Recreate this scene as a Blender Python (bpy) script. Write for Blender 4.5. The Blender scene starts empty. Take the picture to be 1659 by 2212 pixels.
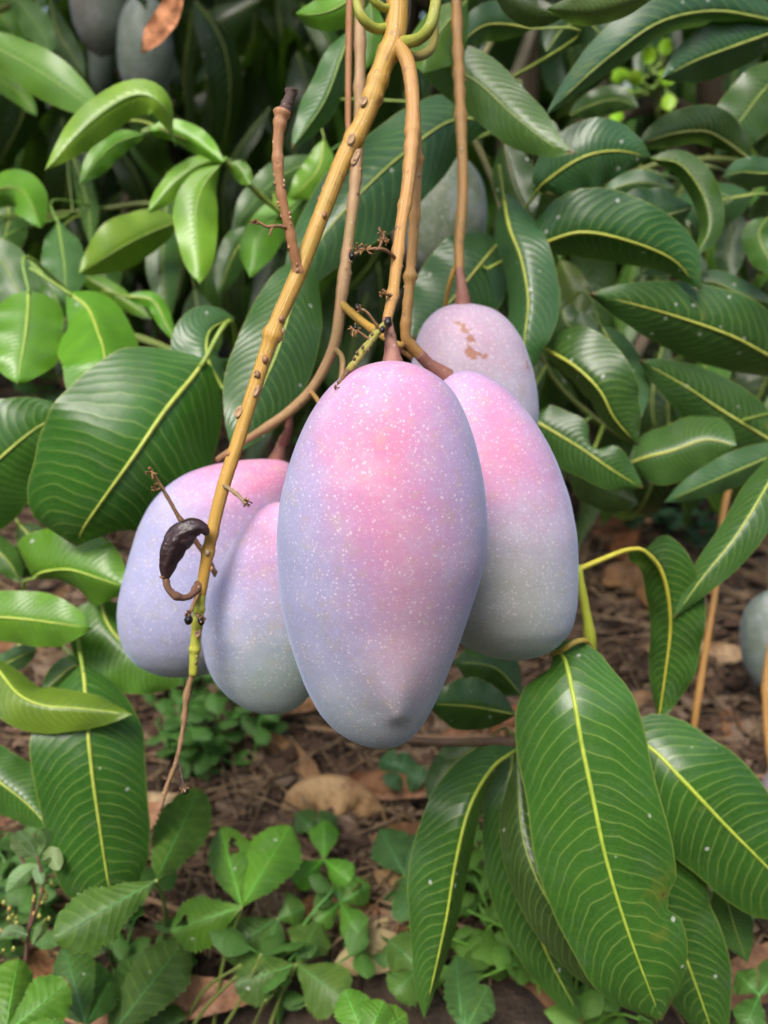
import bpy, math, random
import numpy as np
from mathutils import Vector

random.seed(7); RNG = np.random.default_rng(7)
scene = bpy.context.scene

# ------------------------------------------------------------------ camera
PITCH = math.radians(22); CAMH = 0.50
CAM = np.array((0.0, 0.0, CAMH))
FWD = np.array((0, math.cos(PITCH), -math.sin(PITCH)))
RGT = np.array((1.0, 0, 0))
UP = np.array((0, math.sin(PITCH), math.cos(PITCH)))
W0, H0 = 1659.0, 2212.0                    # measuring grid laid over the photograph
FPX = (H0 / 2) / math.tan(math.radians(30))
cd = bpy.data.cameras.new("camera"); cam = bpy.data.objects.new("camera", cd)
scene.collection.objects.link(cam); scene.camera = cam
cd.sensor_fit = 'VERTICAL'; cd.sensor_height = 32.0; cd.lens = 16 / math.tan(math.radians(30))
cd.clip_start = 0.01; cd.clip_end = 500
cam.location = CAM; cam.rotation_euler = (math.pi / 2 - PITCH, 0, 0)
cd.dof.use_dof = True; cd.dof.focus_distance = 0.315; cd.dof.aperture_fstop = 9.0

# ------------------------------------------------------------------ light
SUN_EL, SUN_AZ = math.radians(58), math.radians(205)   # azimuth: 180 = behind the camera
w = bpy.data.worlds.new("World"); scene.world = w; w.use_nodes = True
nt = w.node_tree; sky = nt.nodes.new("ShaderNodeTexSky"); sky.sky_type = 'NISHITA'; sky.sun_disc = False
sky.sun_elevation = SUN_EL; sky.sun_rotation = SUN_AZ
sky.dust_density = 4.0; sky.ozone_density = 1.0; sky.air_density = 1.0
bg = nt.nodes["Background"]; nt.links.new(sky.outputs[0], bg.inputs[0]); bg.inputs[1].default_value = 0.12
sd = bpy.data.lights.new("sun", 'SUN'); sun = bpy.data.objects.new("sun", sd); scene.collection.objects.link(sun)
sd.energy = 1.5; sd.angle = math.radians(22); sd.color = (1.0, 0.96, 0.9)
sdir = Vector((math.sin(SUN_AZ) * math.cos(SUN_EL), math.cos(SUN_AZ) * math.cos(SUN_EL), math.sin(SUN_EL)))
sun.rotation_euler = sdir.to_track_quat('Z', 'Y').to_euler(); sun.location = (0, -3, 6)
vs = scene.view_settings
scene.display_settings.display_device = 'sRGB'
vs.view_transform = 'Standard'; vs.look = 'None'; vs.gamma = 1; vs.use_curve_mapping = False
vs.exposure = 1.2
scene.cycles.use_denoising = True; scene.cycles.use_adaptive_sampling = True; scene.cycles.adaptive_threshold = 0.03
scene.cycles.max_bounces = 5; scene.cycles.diffuse_bounces = 3; scene.cycles.glossy_bounces = 2; scene.cycles.transmission_bounces = 3

# ------------------------------------------------------------------ helpers
def P(x, y, d):
    return CAM + d * (FWD + RGT * ((x - W0 / 2) / FPX) + UP * ((H0 / 2 - y) / FPX))
def gd(y, h=0.0):
    """camera depth of the level h metres above the ground along grid row y"""
    return (CAMH - h) / (math.sin(PITCH) - math.cos(PITCH) * (H0 / 2 - y) / FPX)
def nrm(v): return v / (np.linalg.norm(v, axis=-1, keepdims=True) + 1e-12)

def spline(pts, n):
    pts = np.asarray(pts, float)
    if len(pts) == 2: 
        t = np.linspace(0, 1, n)[:, None]; return pts[0] * (1 - t) + pts[1] * t
    q = np.vstack([2 * pts[0] - pts[1], pts, 2 * pts[-1] - pts[-2]])
    out = []
    for i in range(len(pts) - 1):
        a, b, c, e = q[i], q[i + 1], q[i + 2], q[i + 3]
        t = np.linspace(0, 1, 24, endpoint=False)[:, None]
        out.append(0.5 * (2 * b + (c - a) * t + (2 * a - 5 * b + 4 * c - e) * t ** 2 + (3 * b - a - 3 * c + e) * t ** 3))
    out = np.vstack(out + [pts[-1:]])
    s = np.r_[0, np.cumsum(np.linalg.norm(np.diff(out[:, :3], axis=0), axis=1))]
    u = np.linspace(0, s[-1], n)
    return np.stack([np.interp(u, s, out[:, k]) for k in range(out.shape[1])], 1)

def link(o, parent=None, loc=(0, 0, 0)):
    scene.collection.objects.link(o)
    loc = Vector([float(v) for v in loc])
    if parent is not None:
        o.parent = parent; loc = loc - WL[parent.name]
    o.location = loc
    WL[o.name] = loc + (WL[parent.name] if parent is not None else Vector())
    return o
WL = {}
def tagit(o, label=None, cat=None, group=None, kind=None):
    if label: o['label'] = label
    if cat: o['category'] = cat
    if group: o['group'] = group
    if kind: o['kind'] = kind
    return o
def thing(name, loc, label, cat, group=None):
    return tagit(link(bpy.data.objects.new(name, None), None, loc), label, cat, group)
def mesh_obj(name, V, F, mat, parent=None, origin=None, uv=None, tint=None, smooth=True, attrs=None):
    V = np.asarray(V, float)
    if origin is None: origin = V[0]
    me = bpy.data.meshes.new(name)
    me.from_pydata((V - origin).tolist(), [], [tuple(int(i) for i in f) for f in F])
    if uv is not None:
        L = me.uv_layers.new(name="UVMap")
        idx = np.zeros(len(me.loops), np.int32); me.loops.foreach_get("vertex_index", idx)
        L.data.foreach_set("uv", np.asarray(uv, np.float32)[idx].ravel())
    for k, a in (attrs or {}).items():
        at = me.attributes.new(k, 'FLOAT', 'POINT'); at.data.foreach_set("value", np.asarray(a, np.float32))
    if smooth: me.polygons.foreach_set("use_smooth", [True] * len(me.polygons))
    me.materials.append(mat); me.update()
    o = bpy.data.objects.new(name, me); link(o, parent, origin)
    if tint is not None: o['tint'] = [float(c) for c in tint]
    return o

def grid_faces(nu, nv):
    i = np.arange(nu)[:, None] * (nv + 1) + np.arange(nv)[None, :]
    return np.stack([i, i + 1, i + nv + 2, i + nv + 1], -1).reshape(-1, 4)
def tube_geo(pts, r, sides=10, rough=0.0, nodes=0, n=None, cap=True):
    """pts (k,3), r scalar or per point; returns V,F,uv"""
    pts = np.asarray(pts, float); r = np.broadcast_to(np.asarray(r, float), (len(pts),))
    n = n or max(6, 6 * len(pts))
    q = spline(np.c_[pts, r], n); C, R = q[:, :3], np.abs(q[:, 3]).copy()
    for _ in range(nodes):
        k = RNG.uniform(0, n); R *= 1 + RNG.uniform(.12, .3) * np.exp(-((np.arange(n) - k) / 1.3) ** 2)
    T = nrm(np.gradient(C, axis=0)); ref = np.array((0.35, -0.9, 0.2))
    A = nrm(np.cross(T, ref)); B = np.cross(T, A)
    th = np.linspace(0, 2 * math.pi, sides, endpoint=False)
    RR = R[:, None] * (1 + rough * RNG.normal(0, 1, (n, sides)))
    V = C[:, None] + RR[..., None] * (np.cos(th)[None, :, None] * A[:, None] + np.sin(th)[None, :, None] * B[:, None])
    V = V.reshape(-1, 3); F = []
    i = np.arange(n - 1)[:, None] * sides; j = np.arange(sides)[None]; j2 = (j + 1) % sides
    F = np.stack([i + j, i + j2, i + sides + j2, i + sides + j], -1).reshape(-1, 4).tolist()
    uv = np.stack(np.broadcast_arrays(np.linspace(0, 1, n)[:, None], (th / 6.2832)[None]), -1).reshape(-1, 2)
    if cap:
        V = np.vstack([V, C[:1] - T[:1] * R[0] * .4, C[-1:] + T[-1:] * R[-1] * .4]); m = len(V)
        uv = np.vstack([uv, [[0, 0], [1, 0]]])
        F += [(m - 2, (k + 1) % sides, k) for k in range(sides)]
        b = (n - 1) * sides; F += [(m - 1, b + k, b + (k + 1) % sides) for k in range(sides)]
    return V, F, uv
def tube(name, pts, r, mat, parent, tint, **kw):
    V, F, uv = tube_geo(pts, r, **kw)
    return mesh_obj(name, V, F, mat, parent, origin=np.asarray(pts[0], float), uv=uv, tint=tint)
def ptube(name, pp, rpx, mat, parent, tint, **kw):
    """tube from grid points (x,y,depth) and radii in grid pixels"""
    rp = np.broadcast_to(np.asarray(rpx, float), (len(pp),))
    return tube(name, [P(*p) for p in pp], [a * p[2] / FPX for a, p in zip(rp, pp)], mat, parent, tint, **kw)

# ------------------------------------------------------------------ materials
class N:
    def __init__(s, name):
        s.m = bpy.data.materials.new(name); s.m.use_nodes = True
        s.t = s.m.node_tree; s.t.nodes.clear()
    def node(s, typ, ins=None, **props):
        n = s.t.nodes.new(typ)
        for k, v in props.items(): setattr(n, k, v)
        for k, v in (ins or {}).items(): s.set(n.inputs[k], v)
        return n
    def set(s, sock, v):
        if isinstance(v, bpy.types.NodeSocket): s.t.links.new(v, sock)
        elif isinstance(v, (tuple, list)): sock.default_value = tuple(v) + ((1,) if len(v) == 3 and sock.type == 'RGBA' else ())
        else: sock.default_value = v
    def math(s, op, a, b=None, c=None, clamp=False):
        n = s.node("ShaderNodeMath", operation=op, use_clamp=clamp)
        for i, v in enumerate((a, b, c)):
            if v is not None: s.set(n.inputs[i], v)
        return n.outputs[0]
    def mix(s, f, a, b, blend='MIX'):
        n = s.node("ShaderNodeMix", data_type='RGBA', blend_type=blend)
        s.set(n.inputs[0], f); s.set(n.inputs[6], a); s.set(n.inputs[7], b); return n.outputs[2]
    def ramp(s, v, a, b, lo=0.0, hi=1.0, smooth=True):
        n = s.node("ShaderNodeMapRange", interpolation_type='SMOOTHSTEP' if smooth else 'LINEAR')
        for i, x in enumerate((v, a, b, lo, hi)): s.set(n.inputs[i], x)
        return n.outputs[0]
    def noise(s, vec, scale, detail=3, rough=.55):
        n = s.node("ShaderNodeTexNoise", {'Scale': scale, 'Detail': detail, 'Roughness': rough})
        if vec is not None: s.t.links.new(vec, n.inputs['Vector'])
        return n.outputs['Fac']
    def voro(s, vec, scale):
        n = s.node("ShaderNodeTexVoronoi", {'Scale': scale})
        s.t.links.new(vec, n.inputs['Vector']); return n
    def attr(s, name, typ='OBJECT'):
        return s.node("ShaderNodeAttribute", attribute_type=typ, attribute_name=name)
    def coord(s, k='Object'): return s.node("ShaderNodeTexCoord").outputs[k]
    def out(s, shader):
        o = s.node("ShaderNodeOutputMaterial"); s.t.links.new(shader, o.inputs['Surface']); return s.m
    def bsdf(s, **k):
        return s.node("ShaderNodeBsdfPrincipled", {a.replace('_', ' '): v for a, v in k.items()}).outputs[0]

def leaf_material(name, gloss, dust, pinnate=False):
    g = N(name); tint = g.attr('tint').outputs['Color']; ob = g.coord('Object')
    rnd = g.node("ShaderNodeObjectInfo").outputs['Random']
    off = g.node("ShaderNodeVectorMath", {0: ob, 1: g.node("ShaderNodeCombineXYZ", {0: rnd, 1: g.math('MULTIPLY', rnd, 7.3), 2: 0.0}).outputs[0]}, operation='ADD').outputs[0]
    sep = g.node("ShaderNodeSeparateXYZ", {0: g.coord('UV')}); u = sep.outputs[0]
    v = g.math('MULTIPLY_ADD', sep.outputs[1], 2.0, -1.0); av = g.math('ABSOLUTE', v)
    side = g.math('GREATER_THAN', v, 0.0)
    nveins = g.attr('veins').outputs['Fac']
    lo = g.noise(off, 30, 2); fine = g.noise(off, 420, 3)
    slant = g.math('ADD', g.math('MULTIPLY', av, 0.055 if not pinnate else 0.16), g.math('MULTIPLY', g.math('POWER', av, 2.4), 0.115 if not pinnate else .05))
    ph = g.math('MULTIPLY', g.math('SUBTRACT', u, slant), nveins)
    ph = g.math('ADD', g.math('ADD', ph, g.math('MULTIPLY', side, 0.45)), g.math('MULTIPLY', g.math('SUBTRACT', g.noise(off, 19, 3, .6), .5), 2.1))
    tri = g.math('ABSOLUTE', g.math('SUBTRACT', g.math('FRACT', ph), 0.5))          # 0 at a vein
    line = g.ramp(tri, 0.010, 0.072, 1, 0)
    puff = g.ramp(tri, 0.0, 0.42, 0, 1)
    tri2 = g.math('ABSOLUTE', g.math('SUBTRACT', g.math('FRACT', g.math('ADD', ph, .43)), 0.5))
    line = g.math('MAXIMUM', line, g.math('MULTIPLY', g.ramp(tri2, .008, .05, 1, 0), g.math('MULTIPLY', g.ramp(lo, .42, .6), .38)))
    fade = g.ramp(av, 0.55, 1.0, 1.0, 0.2)
    mot = g.noise(off, 75, 4, .62)
    c = g.mix(g.ramp(lo, .3, .72), tint, g.mix(1.0, tint, (0.66, 0.74, 0.7, 1), 'MULTIPLY'))
    c = g.mix(g.ramp(mot, .35, .7, 0, .35), c, g.mix(1.0, c, (1.55, 1.35, 1.1, 1), 'MULTIPLY'))
    c = g.mix(g.math('MULTIPLY', g.math('SUBTRACT', 1.0, puff), .16), c, g.mix(.5, c, (0.16, 0.30, 0.05, 1)))
    c = g.mix(g.math('MULTIPLY', g.math('MULTIPLY', line, fade), .72 if not pinnate else .35), c, g.mix(.55, c, (0.36, 0.50, 0.12, 1)))
    net = g.voro(off, 620).outputs['Distance']
    c = g.mix(g.ramp(net, .35, .75, 0, .22), c, g.mix(.35, c, (0.20, 0.32, 0.06, 1)))
    yel = g.ramp(mot, .66, .80)
    c = g.mix(g.math('MULTIPLY', yel, .25), c, (0.20, 0.24, 0.03, 1))
    c = g.mix(g.ramp(av, .96, 1.0, 0, .5), c, (0.28, 0.34, 0.07, 1))
    film = g.ramp(g.noise(off, 60, 5, .65), .5, .8, 0, dust)
    c = g.mix(film, c, (0.26, 0.32, 0.26, 1))
    vo = g.voro(off, 175); keep = g.math('GREATER_THAN', g.node("ShaderNodeSeparateColor", {0: vo.outputs['Color']}).outputs[0], g.math('SUBTRACT', 1.0, g.attr('specks').outputs['Fac']))
    sp = g.math('MULTIPLY', g.ramp(g.math('ADD', vo.outputs['Distance'], g.math('MULTIPLY', g.math('SUBTRACT', fine, .5), .45)), .12, .27, 1, 0), keep)
    c = g.mix(g.math('MULTIPLY', sp, .75), c, (0.60, 0.64, 0.56, 1))
    bn = g.noise(off, 17, 5, .66)
    tipb = g.math('MULTIPLY', g.ramp(g.math('ADD', u, g.math('MULTIPLY', g.math('SUBTRACT', mot, .5), .12)), .965, 1.0), g.math('GREATER_THAN', rnd, .45))
    br = g.math('MULTIPLY', g.math('MAXIMUM', g.ramp(bn, .745, .765), tipb), .85)
    c = g.mix(g.ramp(bn, .66, .75, 0, .45), c, (0.20, 0.21, 0.03, 1))
    c = g.mix(br, c, (0.12, 0.065, 0.025, 1))
    h = g.math('ADD', g.math('MULTIPLY', puff, .8), g.math('MULTIPLY', net, -.14))
    h = g.math('ADD', h, g.math('MULTIPLY', mot, .9))
    bump = g.node("ShaderNodeBump", {'Strength': .20 if not pinnate else .38, 'Distance': 0.0006, 'Height': h}).outputs[0]
    rough = g.math('ADD', gloss, g.math('MULTIPLY', lo, .18))
    p = g.bsdf(Base_Color=c, Roughness=rough, Normal=bump, Specular_IOR_Level=.5)
    tr = g.node("ShaderNodeBsdfTranslucent", {'Color': g.mix(.6, g.mix(1.0, c, (1.5, 1.7, .6, 1), 'MULTIPLY'), (0.14, .30, .02, 1))}).outputs[0]
    mx = g.node("ShaderNodeMixShader", {0: .30, 1: p, 2: tr}).outputs[0]
    return g.out(mx)
M_LEAF = leaf_material("mango_leaf", 0.24, 0.12)
M_HERB = leaf_material("herb_leaf", 0.42, 0.14, True)

def midrib_material():
    g = N("midrib"); c = g.attr('tint').outputs['Color']; n = g.noise(g.coord(), 160, 3)
    c = g.mix(g.ramp(n, .35, .7), c, g.mix(1.0, c, (.75, .8, .7, 1), 'MULTIPLY'))
    return g.out(g.bsdf(Base_Color=c, Roughness=.45))
M_RIB = midrib_material()

def bark_material(name, rough, streak, spots):
    g = N(name); c = g.attr('tint').outputs['Color']; ob = g.coord()
    uv = g.coord('UV'); mp = g.node("ShaderNodeMapping", {'Vector': uv, 'Scale': (1.5, 14, 1)}).outputs[0]
    s = g.noise(mp, 2.2, 4, .6); n = g.noise(ob, 150, 4, .6); n2 = g.noise(ob, 40, 3)
    c = g.mix(g.math('MULTIPLY', g.ramp(s, .35, .7), streak), c, g.mix(1.0, c, (.60, .48, .38, 1), 'MULTIPLY'))
    c = g.mix(g.math('MULTIPLY', g.ramp(n2, .5, .75), .5), c, g.mix(1.0, c, (.72, .95, .55, 1), 'MULTIPLY'))
    c = g.mix(g.math('MULTIPLY', g.ramp(n, .60, .70), spots), c, (0.16, 0.09, 0.05, 1))
    vo = g.voro(ob, 330); c = g.mix(g.math('MULTIPLY', g.ramp(vo.outputs['Distance'], .10, .16, 1, 0), spots), c, (0.55, 0.46, 0.34, 1))
    b = g.node("ShaderNodeBump", {'Strength': .6, 'Distance': .0008, 'Height': g.math('ADD', s, g.math('MULTIPLY', n, .7))}).outputs[0]
    return g.out(g.bsdf(Base_Color=c, Roughness=rough, Normal=b))
M_STEM = bark_material("fruit_stem", .48, .55, .5)
M_BARK = bark_material("bark", .85, .6, .3)
M_DRY = bark_material("dry_twig", .9, .8, .7)

def mango_material():
    g = N("mango_skin"); ob = g.coord(); rnd = g.node("ShaderNodeObjectInfo").outputs['Random']
    n1 = g.noise(ob, 38, 4, .6); n2 = g.noise(ob, 700, 2, .6); n3 = g.noise(ob, 160, 4, .65)
    jit = g.math('ADD', g.math('MULTIPLY', g.math('SUBTRACT', n1, .5), .45), g.math('MULTIPLY', g.math('SUBTRACT', n3, .5), .40))
    pk = g.math('ADD', g.attr('pink', 'GEOMETRY').outputs['Fac'], jit)
    gr = g.math('ADD', g.attr('green', 'GEOMETRY').outputs['Fac'], g.math('MULTIPLY', jit, .8))
    c = g.mix(g.ramp(gr, 0, 1, smooth=False), (0.355, 0.365, 0.560, 1), (0.310, 0.400, 0.390, 1))
    c = g.mix(g.ramp(pk, -.05, .75), c, (0.48, 0.270, 0.460, 1))
    c = g.mix(g.ramp(pk, .40, 1.35), c, (0.70, 0.215, 0.360, 1))
    c = g.mix(g.math('MULTIPLY', g.attr('warm', 'GEOMETRY').outputs['Fac'], .75), c, (0.62, 0.36, 0.30, 1))
    c = g.mix(g.math('MULTIPLY', g.ramp(n2, .45, .75), .16), c, (0.20, 0.17, 0.27, 1))
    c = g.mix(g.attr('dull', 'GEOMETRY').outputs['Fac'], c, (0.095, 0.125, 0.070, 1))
    # powdery bloom wiped in soft patches
    bl = g.noise(ob, 48, 6, .7)
    c = g.mix(g.ramp(bl, .45, .72, 0, .30), c, (0.54, 0.54, 0.64, 1))
    c = g.mix(g.ramp(bl, .46, .28, 0, .35), c, g.mix(1.0, c, (.72, .70, .70, 1), 'MULTIPLY'))
    c = g.mix(g.math('MULTIPLY', g.ramp(n3, .5, .72), .30), c, (0.36, 0.38, 0.25, 1))
    # lenticels
    for sc, th, k in ((700, .50, .42), (430, .27, .5), (1150, .55, .30)):
        vo = g.voro(ob, sc); rr = g.node("ShaderNodeSeparateColor", {0: vo.outputs['Color']}).outputs[1]
        d = g.ramp(vo.outputs['Distance'], g.math('MULTIPLY', g.math('MULTIPLY', g.math('POWER', rr, 1.6), th), .35), g.math('MULTIPLY', g.math('POWER', rr, 1.6), th), 1, 0)
        c = g.mix(g.math('MULTIPLY', d, k), c, (0.86, 0.78, 0.80, 1))
    # fine red latex scratches near the shoulder
    mp = g.node("ShaderNodeMapping", {'Vector': ob, 'Scale': (260, 260, 26)}).outputs[0]
    sc = g.math('MULTIPLY', g.ramp(g.noise(mp, 1.0, 4, .7), .70, .76), g.ramp(pk, .35, .7))
    c = g.mix(g.math('MULTIPLY', sc, .45), c, (0.50, 0.05, 0.10, 1))
    c = g.mix(g.math('MULTIPLY', g.ramp(g.math('ADD', g.attr('scar', 'GEOMETRY').outputs['Fac'], g.math('MULTIPLY', g.math('SUBTRACT', g.noise(ob, 420, 4, .7), .5), 1.9)), .42, .62), .85), c, g.mix(n2, (0.42, 0.17, 0.06, 1), (0.22, 0.09, 0.05, 1)))
    b = g.node("ShaderNodeBump", {'Strength': .18, 'Distance': .0005, 'Height': g.math('ADD', n3, g.math('MULTIPLY', n2, .3))}).outputs[0]
    return g.out(g.bsdf(Base_Color=c, Roughness=.50, Normal=b, Specular_IOR_Level=.35, Subsurface_Weight=.08,
        Subsurface_Scale=.004, Sheen_Weight=.35, Sheen_Roughness=.35, Sheen_Tint=(0.55, 0.68, 1.0)))
M_MANGO = mango_material()

def simple_material(name, dark, scale, rough, bstr=.8, bdist=.002, tinted=True, base=None):
    g = N(name); c = g.attr('tint').outputs['Color'] if tinted else None; ob = g.coord()
    if base: c = base
    n = g.noise(ob, scale, 5, .65); m = g.noise(ob, scale * 6, 3)
    k = g.mix(g.ramp(n, .35, .68), c, g.mix(1.0, c, dark, 'MULTIPLY'))
    b = g.node("ShaderNodeBump", {'Strength': bstr, 'Distance': bdist, 'Height': g.math('ADD', n, g.math('MULTIPLY', m, .4))}).outputs[0]
    return g.out(g.bsdf(Base_Color=k, Roughness=rough, Normal=b))
M_DEAD = simple_material("dead_leaf", (.55, .42, .35, 1), 60, .7, .7, .001)
def dead_material():
    g = N("dead_leaf_veined"); c = g.attr('tint').outputs['Color']; ob = g.coord()
    sep = g.node("ShaderNodeSeparateXYZ", {0: g.coord('UV')}); av = g.math('ABSOLUTE', g.math('MULTIPLY_ADD', sep.outputs[1], 2.0, -1.0))
    n = g.noise(ob, 55, 5, .65); m = g.noise(ob, 220, 4, .65)
    ph = g.math('ADD', g.math('MULTIPLY', g.math('SUBTRACT', sep.outputs[0], g.math('MULTIPLY', av, .09)), 17.0), n)
    ln = g.ramp(g.math('ABSOLUTE', g.math('SUBTRACT', g.math('FRACT', ph), .5)), .01, .10, 1, 0)
    c = g.mix(g.ramp(n, .38, .68), c, g.mix(1.0, c, (.52, .42, .36, 1), 'MULTIPLY'))
    c = g.mix(g.ramp(m, .55, .7, 0, .6), c, g.mix(1.0, c, (.45, .38, .34, 1), 'MULTIPLY'))
    c = g.mix(g.math('MULTIPLY', ln, .4), c, g.mix(1.0, c, (1.5, 1.45, 1.35, 1), 'MULTIPLY'))
    b = g.node("ShaderNodeBump", {'Strength': .7, 'Distance': .001, 'Height': g.math('ADD', g.math('SUBTRACT', n, g.math('MULTIPLY', ln, .5)), g.math('MULTIPLY', m, .4))}).outputs[0]
    return g.out(g.bsdf(Base_Color=c, Roughness=.62, Normal=b))
M_DEAD = dead_material()
M_SHRIV = simple_material("shrivelled_skin", (.35, .28, .28, 1), 90, .38, 1.0, .0012)
M_STRAW = simple_material("straw", (.6, .5, .4, 1), 90, .85)

def soil_material():
    g = N("soil"); ob = g.coord()
    a = g.noise(ob, 9, 6, .65); b = g.noise(ob, 55, 6, .7); c2 = g.noise(ob, 2.2, 3)
    c = g.mix(g.ramp(b, .3, .7), (0.022, 0.014, 0.009, 1), (0.088, 0.056, 0.036, 1))
    c = g.mix(g.ramp(a, .45, .7), c, (0.078, 0.046, 0.028, 1))
    c = g.mix(g.ramp(c2, .5, .7, 0, .7), c, (0.22, 0.170, 0.12, 1))
    bm = g.node("ShaderNodeBump", {'Strength': 1.0, 'Distance': .012, 'Height': g.math('ADD', b, a)}).outputs[0]
    return g.out(g.bsdf(Base_Color=c, Roughness=.95, Normal=bm))
M_SOIL = soil_material()

# ------------------------------------------------------------------ tints (leaf colours; the deepest has background shade put into it)
DARK = (.022, .072, .034); MID = (.032, .125, .030); FRESH = (.098, .285, .026); YOUNG = (.150, .350, .034)
PALE = (.120, .235, .085); LIME = (.170, .330, .040); BLUE = (.032, .110, .060); DEEP_SHADE = (.010, .032, .012)
RIB = (.40, .46, .075); RIBD = (.26, .33, .07)

# ------------------------------------------------------------------ leaf builder
PROF = {
 'mango': ([0, .05, .15, .3, .45, .6, .75, .88, .96, 1], [.06, .30, .66, .93, 1, .96, .78, .45, .17, .01]),
 'blunt': ([0, .05, .15, .3, .5, .7, .85, .94, 1], [.50, .76, .93, 1, 1, .88, .58, .27, .01]),
 'blunt2': ([0, .05, .15, .3, .5, .7, .85, .95, 1], [.12, .50, .84, 1, 1, .97, .80, .50, .05]),
 'straw': ([0, .12, .3, .55, .75, .9, .97, 1], [.04, .26, .60, .93, 1, .80, .48, .22]),
 'oval': ([0, .12, .35, .55, .8, .95, 1], [.05, .50, .95, 1, .72, .32, .03]),
}
def prof(kind, t):
    a, b = PROF[kind]
    ts = np.linspace(0, 1, 60); ys = np.interp(ts, a, b); k = np.array([1, 2, 3, 2, 1]) / 9
    yp = np.r_[2 * ys[0] - ys[2], 2 * ys[0] - ys[1], ys, 2 * ys[-1] - ys[-2], 2 * ys[-1] - ys[-3]]
    return np.maximum(np.interp(t, ts, np.convolve(yp, k, 'valid')), .004)

def leaf_geo(C, wA, wB, aA, aB, profile, wave=.05, arch=.10, teeth=0, nu=30, nv=10, notch=None, eye=None):
    """C: (nu+1,3) centre line; wA,wB true half widths; aA,aB tilt of the halves"""
    T = nrm(np.gradient(C, axis=0)); V = nrm((CAM if eye is None else eye) - C)
    S = nrm(np.cross(V, T)); Nn = np.cross(T, S)
    t = np.linspace(0, 1, nu + 1); pr = prof(profile, t)
    vv = np.linspace(-1, 1, nv + 1); rows = []
    pa, pb, k = RNG.uniform(0, 6.28), RNG.uniform(0, 6.28), RNG.uniform(2.0, 4.2)
    irr = 1 + .035 * np.sin(t * RNG.uniform(9, 17) + pa)
    for v in vv:
        W, a, ph = (wA, aA, pa) if v > 0 else (wB, aB, pb)
        m = abs(v); w = W * pr * m * irr
        if teeth and m > .99:
            w = w * (1 + .17 * (np.mod(t * teeth, 1.0) - .4) * (t > .18))
        if notch and v * notch[0] > 0:
            w = w * (1 - notch[3] * m * np.exp(-((t - notch[1]) / notch[2]) ** 2))
        sgn = 1.0 if v > 0 else -1.0
        out = w[:, None] * (math.cos(a) * sgn * S - math.sin(a) * Nn)
        z = -arch * W * m * m * pr + wave * W * m ** 2 * np.sin(6.283 * k * t + ph)
        groove = -.05 * W * pr * math.exp(-(m / .12) ** 2)
        rows.append(C + out + (z + groove)[:, None] * Nn)
    Vx = np.stack(rows, 1).reshape(-1, 3)
    uv = np.stack(np.broadcast_arrays(t[:, None], (vv[None] + 1) / 2), -1).reshape(-1, 2)
    return Vx, grid_faces(nu, nv), uv, (C, T, S, Nn, pr)
def rib_geo(fr, r0, r1, lift, n0=0, n1=None):
    C, T, S, Nn, pr = fr; n = len(C); r = np.linspace(r0, r1, n)[:, None]
    prof_ = [(-1, -.7), (-.6, .45), (0, .8), (.6, .45), (1, -.7)]
    V = np.stack([C + S * r * a + Nn * (r * b + lift) for a, b in prof_], 1).reshape(-1, 3)
    return V, grid_faces(n - 1, 4)

def leaf(parent, pts, d, w, tint=MID, prof='mango', fold=10, wave=.075, arch=.12, rib=RIB, ribw=4.2, veins=22, specks=.05,
         stem=None, mat=None, name='leaf', teeth=0, nu=30, nv=10, notch=None, flipA=1, flipB=1, label=None, petiole=None, jit=.1, holes=()):
    """pts: grid points base->tip; d: depth(s); w: visible half widths (left-of-travel, right-of-travel) in grid px"""
    pts = np.asarray(pts, float); k = len(pts)
    dd = np.interp(np.linspace(0, 1, k), np.linspace(0, 1, len(d)), d) if isinstance(d, (list, tuple)) else np.full(k, float(d))
    C = spline([P(x, y, z) for (x, y), z in zip(pts, dd)], nu + 1)
    dm = dd.mean(); wA, wB = [x * dm / FPX for x in w]
    f0 = math.radians(fold); Wt = max(wA, wB) / math.cos(f0)
    aA = max(f0, math.acos(min(1, wA / Wt))) ; aB = max(f0, math.acos(min(1, wB / Wt)))
    aA, aB = min(aA, 1.15), min(aB, 1.15)
    if holes: nv = 26
    V, F, uv, fr = leaf_geo(C, wA / math.cos(aA), wB / math.cos(aB), aA * flipA, aB * flipB, prof, wave, arch, teeth, nu, nv, notch)
    for hu, hv, hr in holes:
        cc = uv[F].mean(1); ang = np.arctan2((cc[:, 1] - hv), (cc[:, 0] - hu)); F = F[np.hypot(cc[:, 0] - hu, (cc[:, 1] - hv) * .8) > hr * (1 + .25 * np.sin(3 * ang + 1))]
    tt = np.array(tint) * ((1.18, 1.10, .8) if tint[0] > .09 else (1.30, .98, .66) if tint[2] < .045 else (1.05, .92, .85)) * RNG.uniform(1 - jit, 1 + jit, 3) * RNG.uniform(1 - jit, 1 + jit)
    o = mesh_obj(name, V, F, mat or M_LEAF, parent, origin=C[0], uv=uv, tint=tt)
    o['veins'] = float(veins); o['specks'] = float(specks)
    if label: o['label'] = label
    if rib is not None:
        Vr, Fr = rib_geo(fr, ribw * dm / FPX, ribw * .22 * dm / FPX, -.03 * max(wA, wB))
        mesh_obj('midrib', Vr, Fr, M_RIB, o, origin=C[0], tint=rib)
    if stem is not None:
        j = min(range(len(stem)), key=lambda i: np.linalg.norm(stem[i] - C[0]))
        a, b = C[0], stem[j]; T0 = nrm(C[0] - C[2]); L = np.linalg.norm(a - b)
        mid = a + T0 * min(L * .45, .03)
        tube('petiole', [C[1], a, mid, b], [ribw * .8 * dm / FPX] * 2 + [ribw * .9 * dm / FPX, ribw * 1.2 * dm / FPX], M_RIB, o, np.array(rib if rib is not None else RIBD) * (.62, .75, .7), sides=6)
    return o

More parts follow.
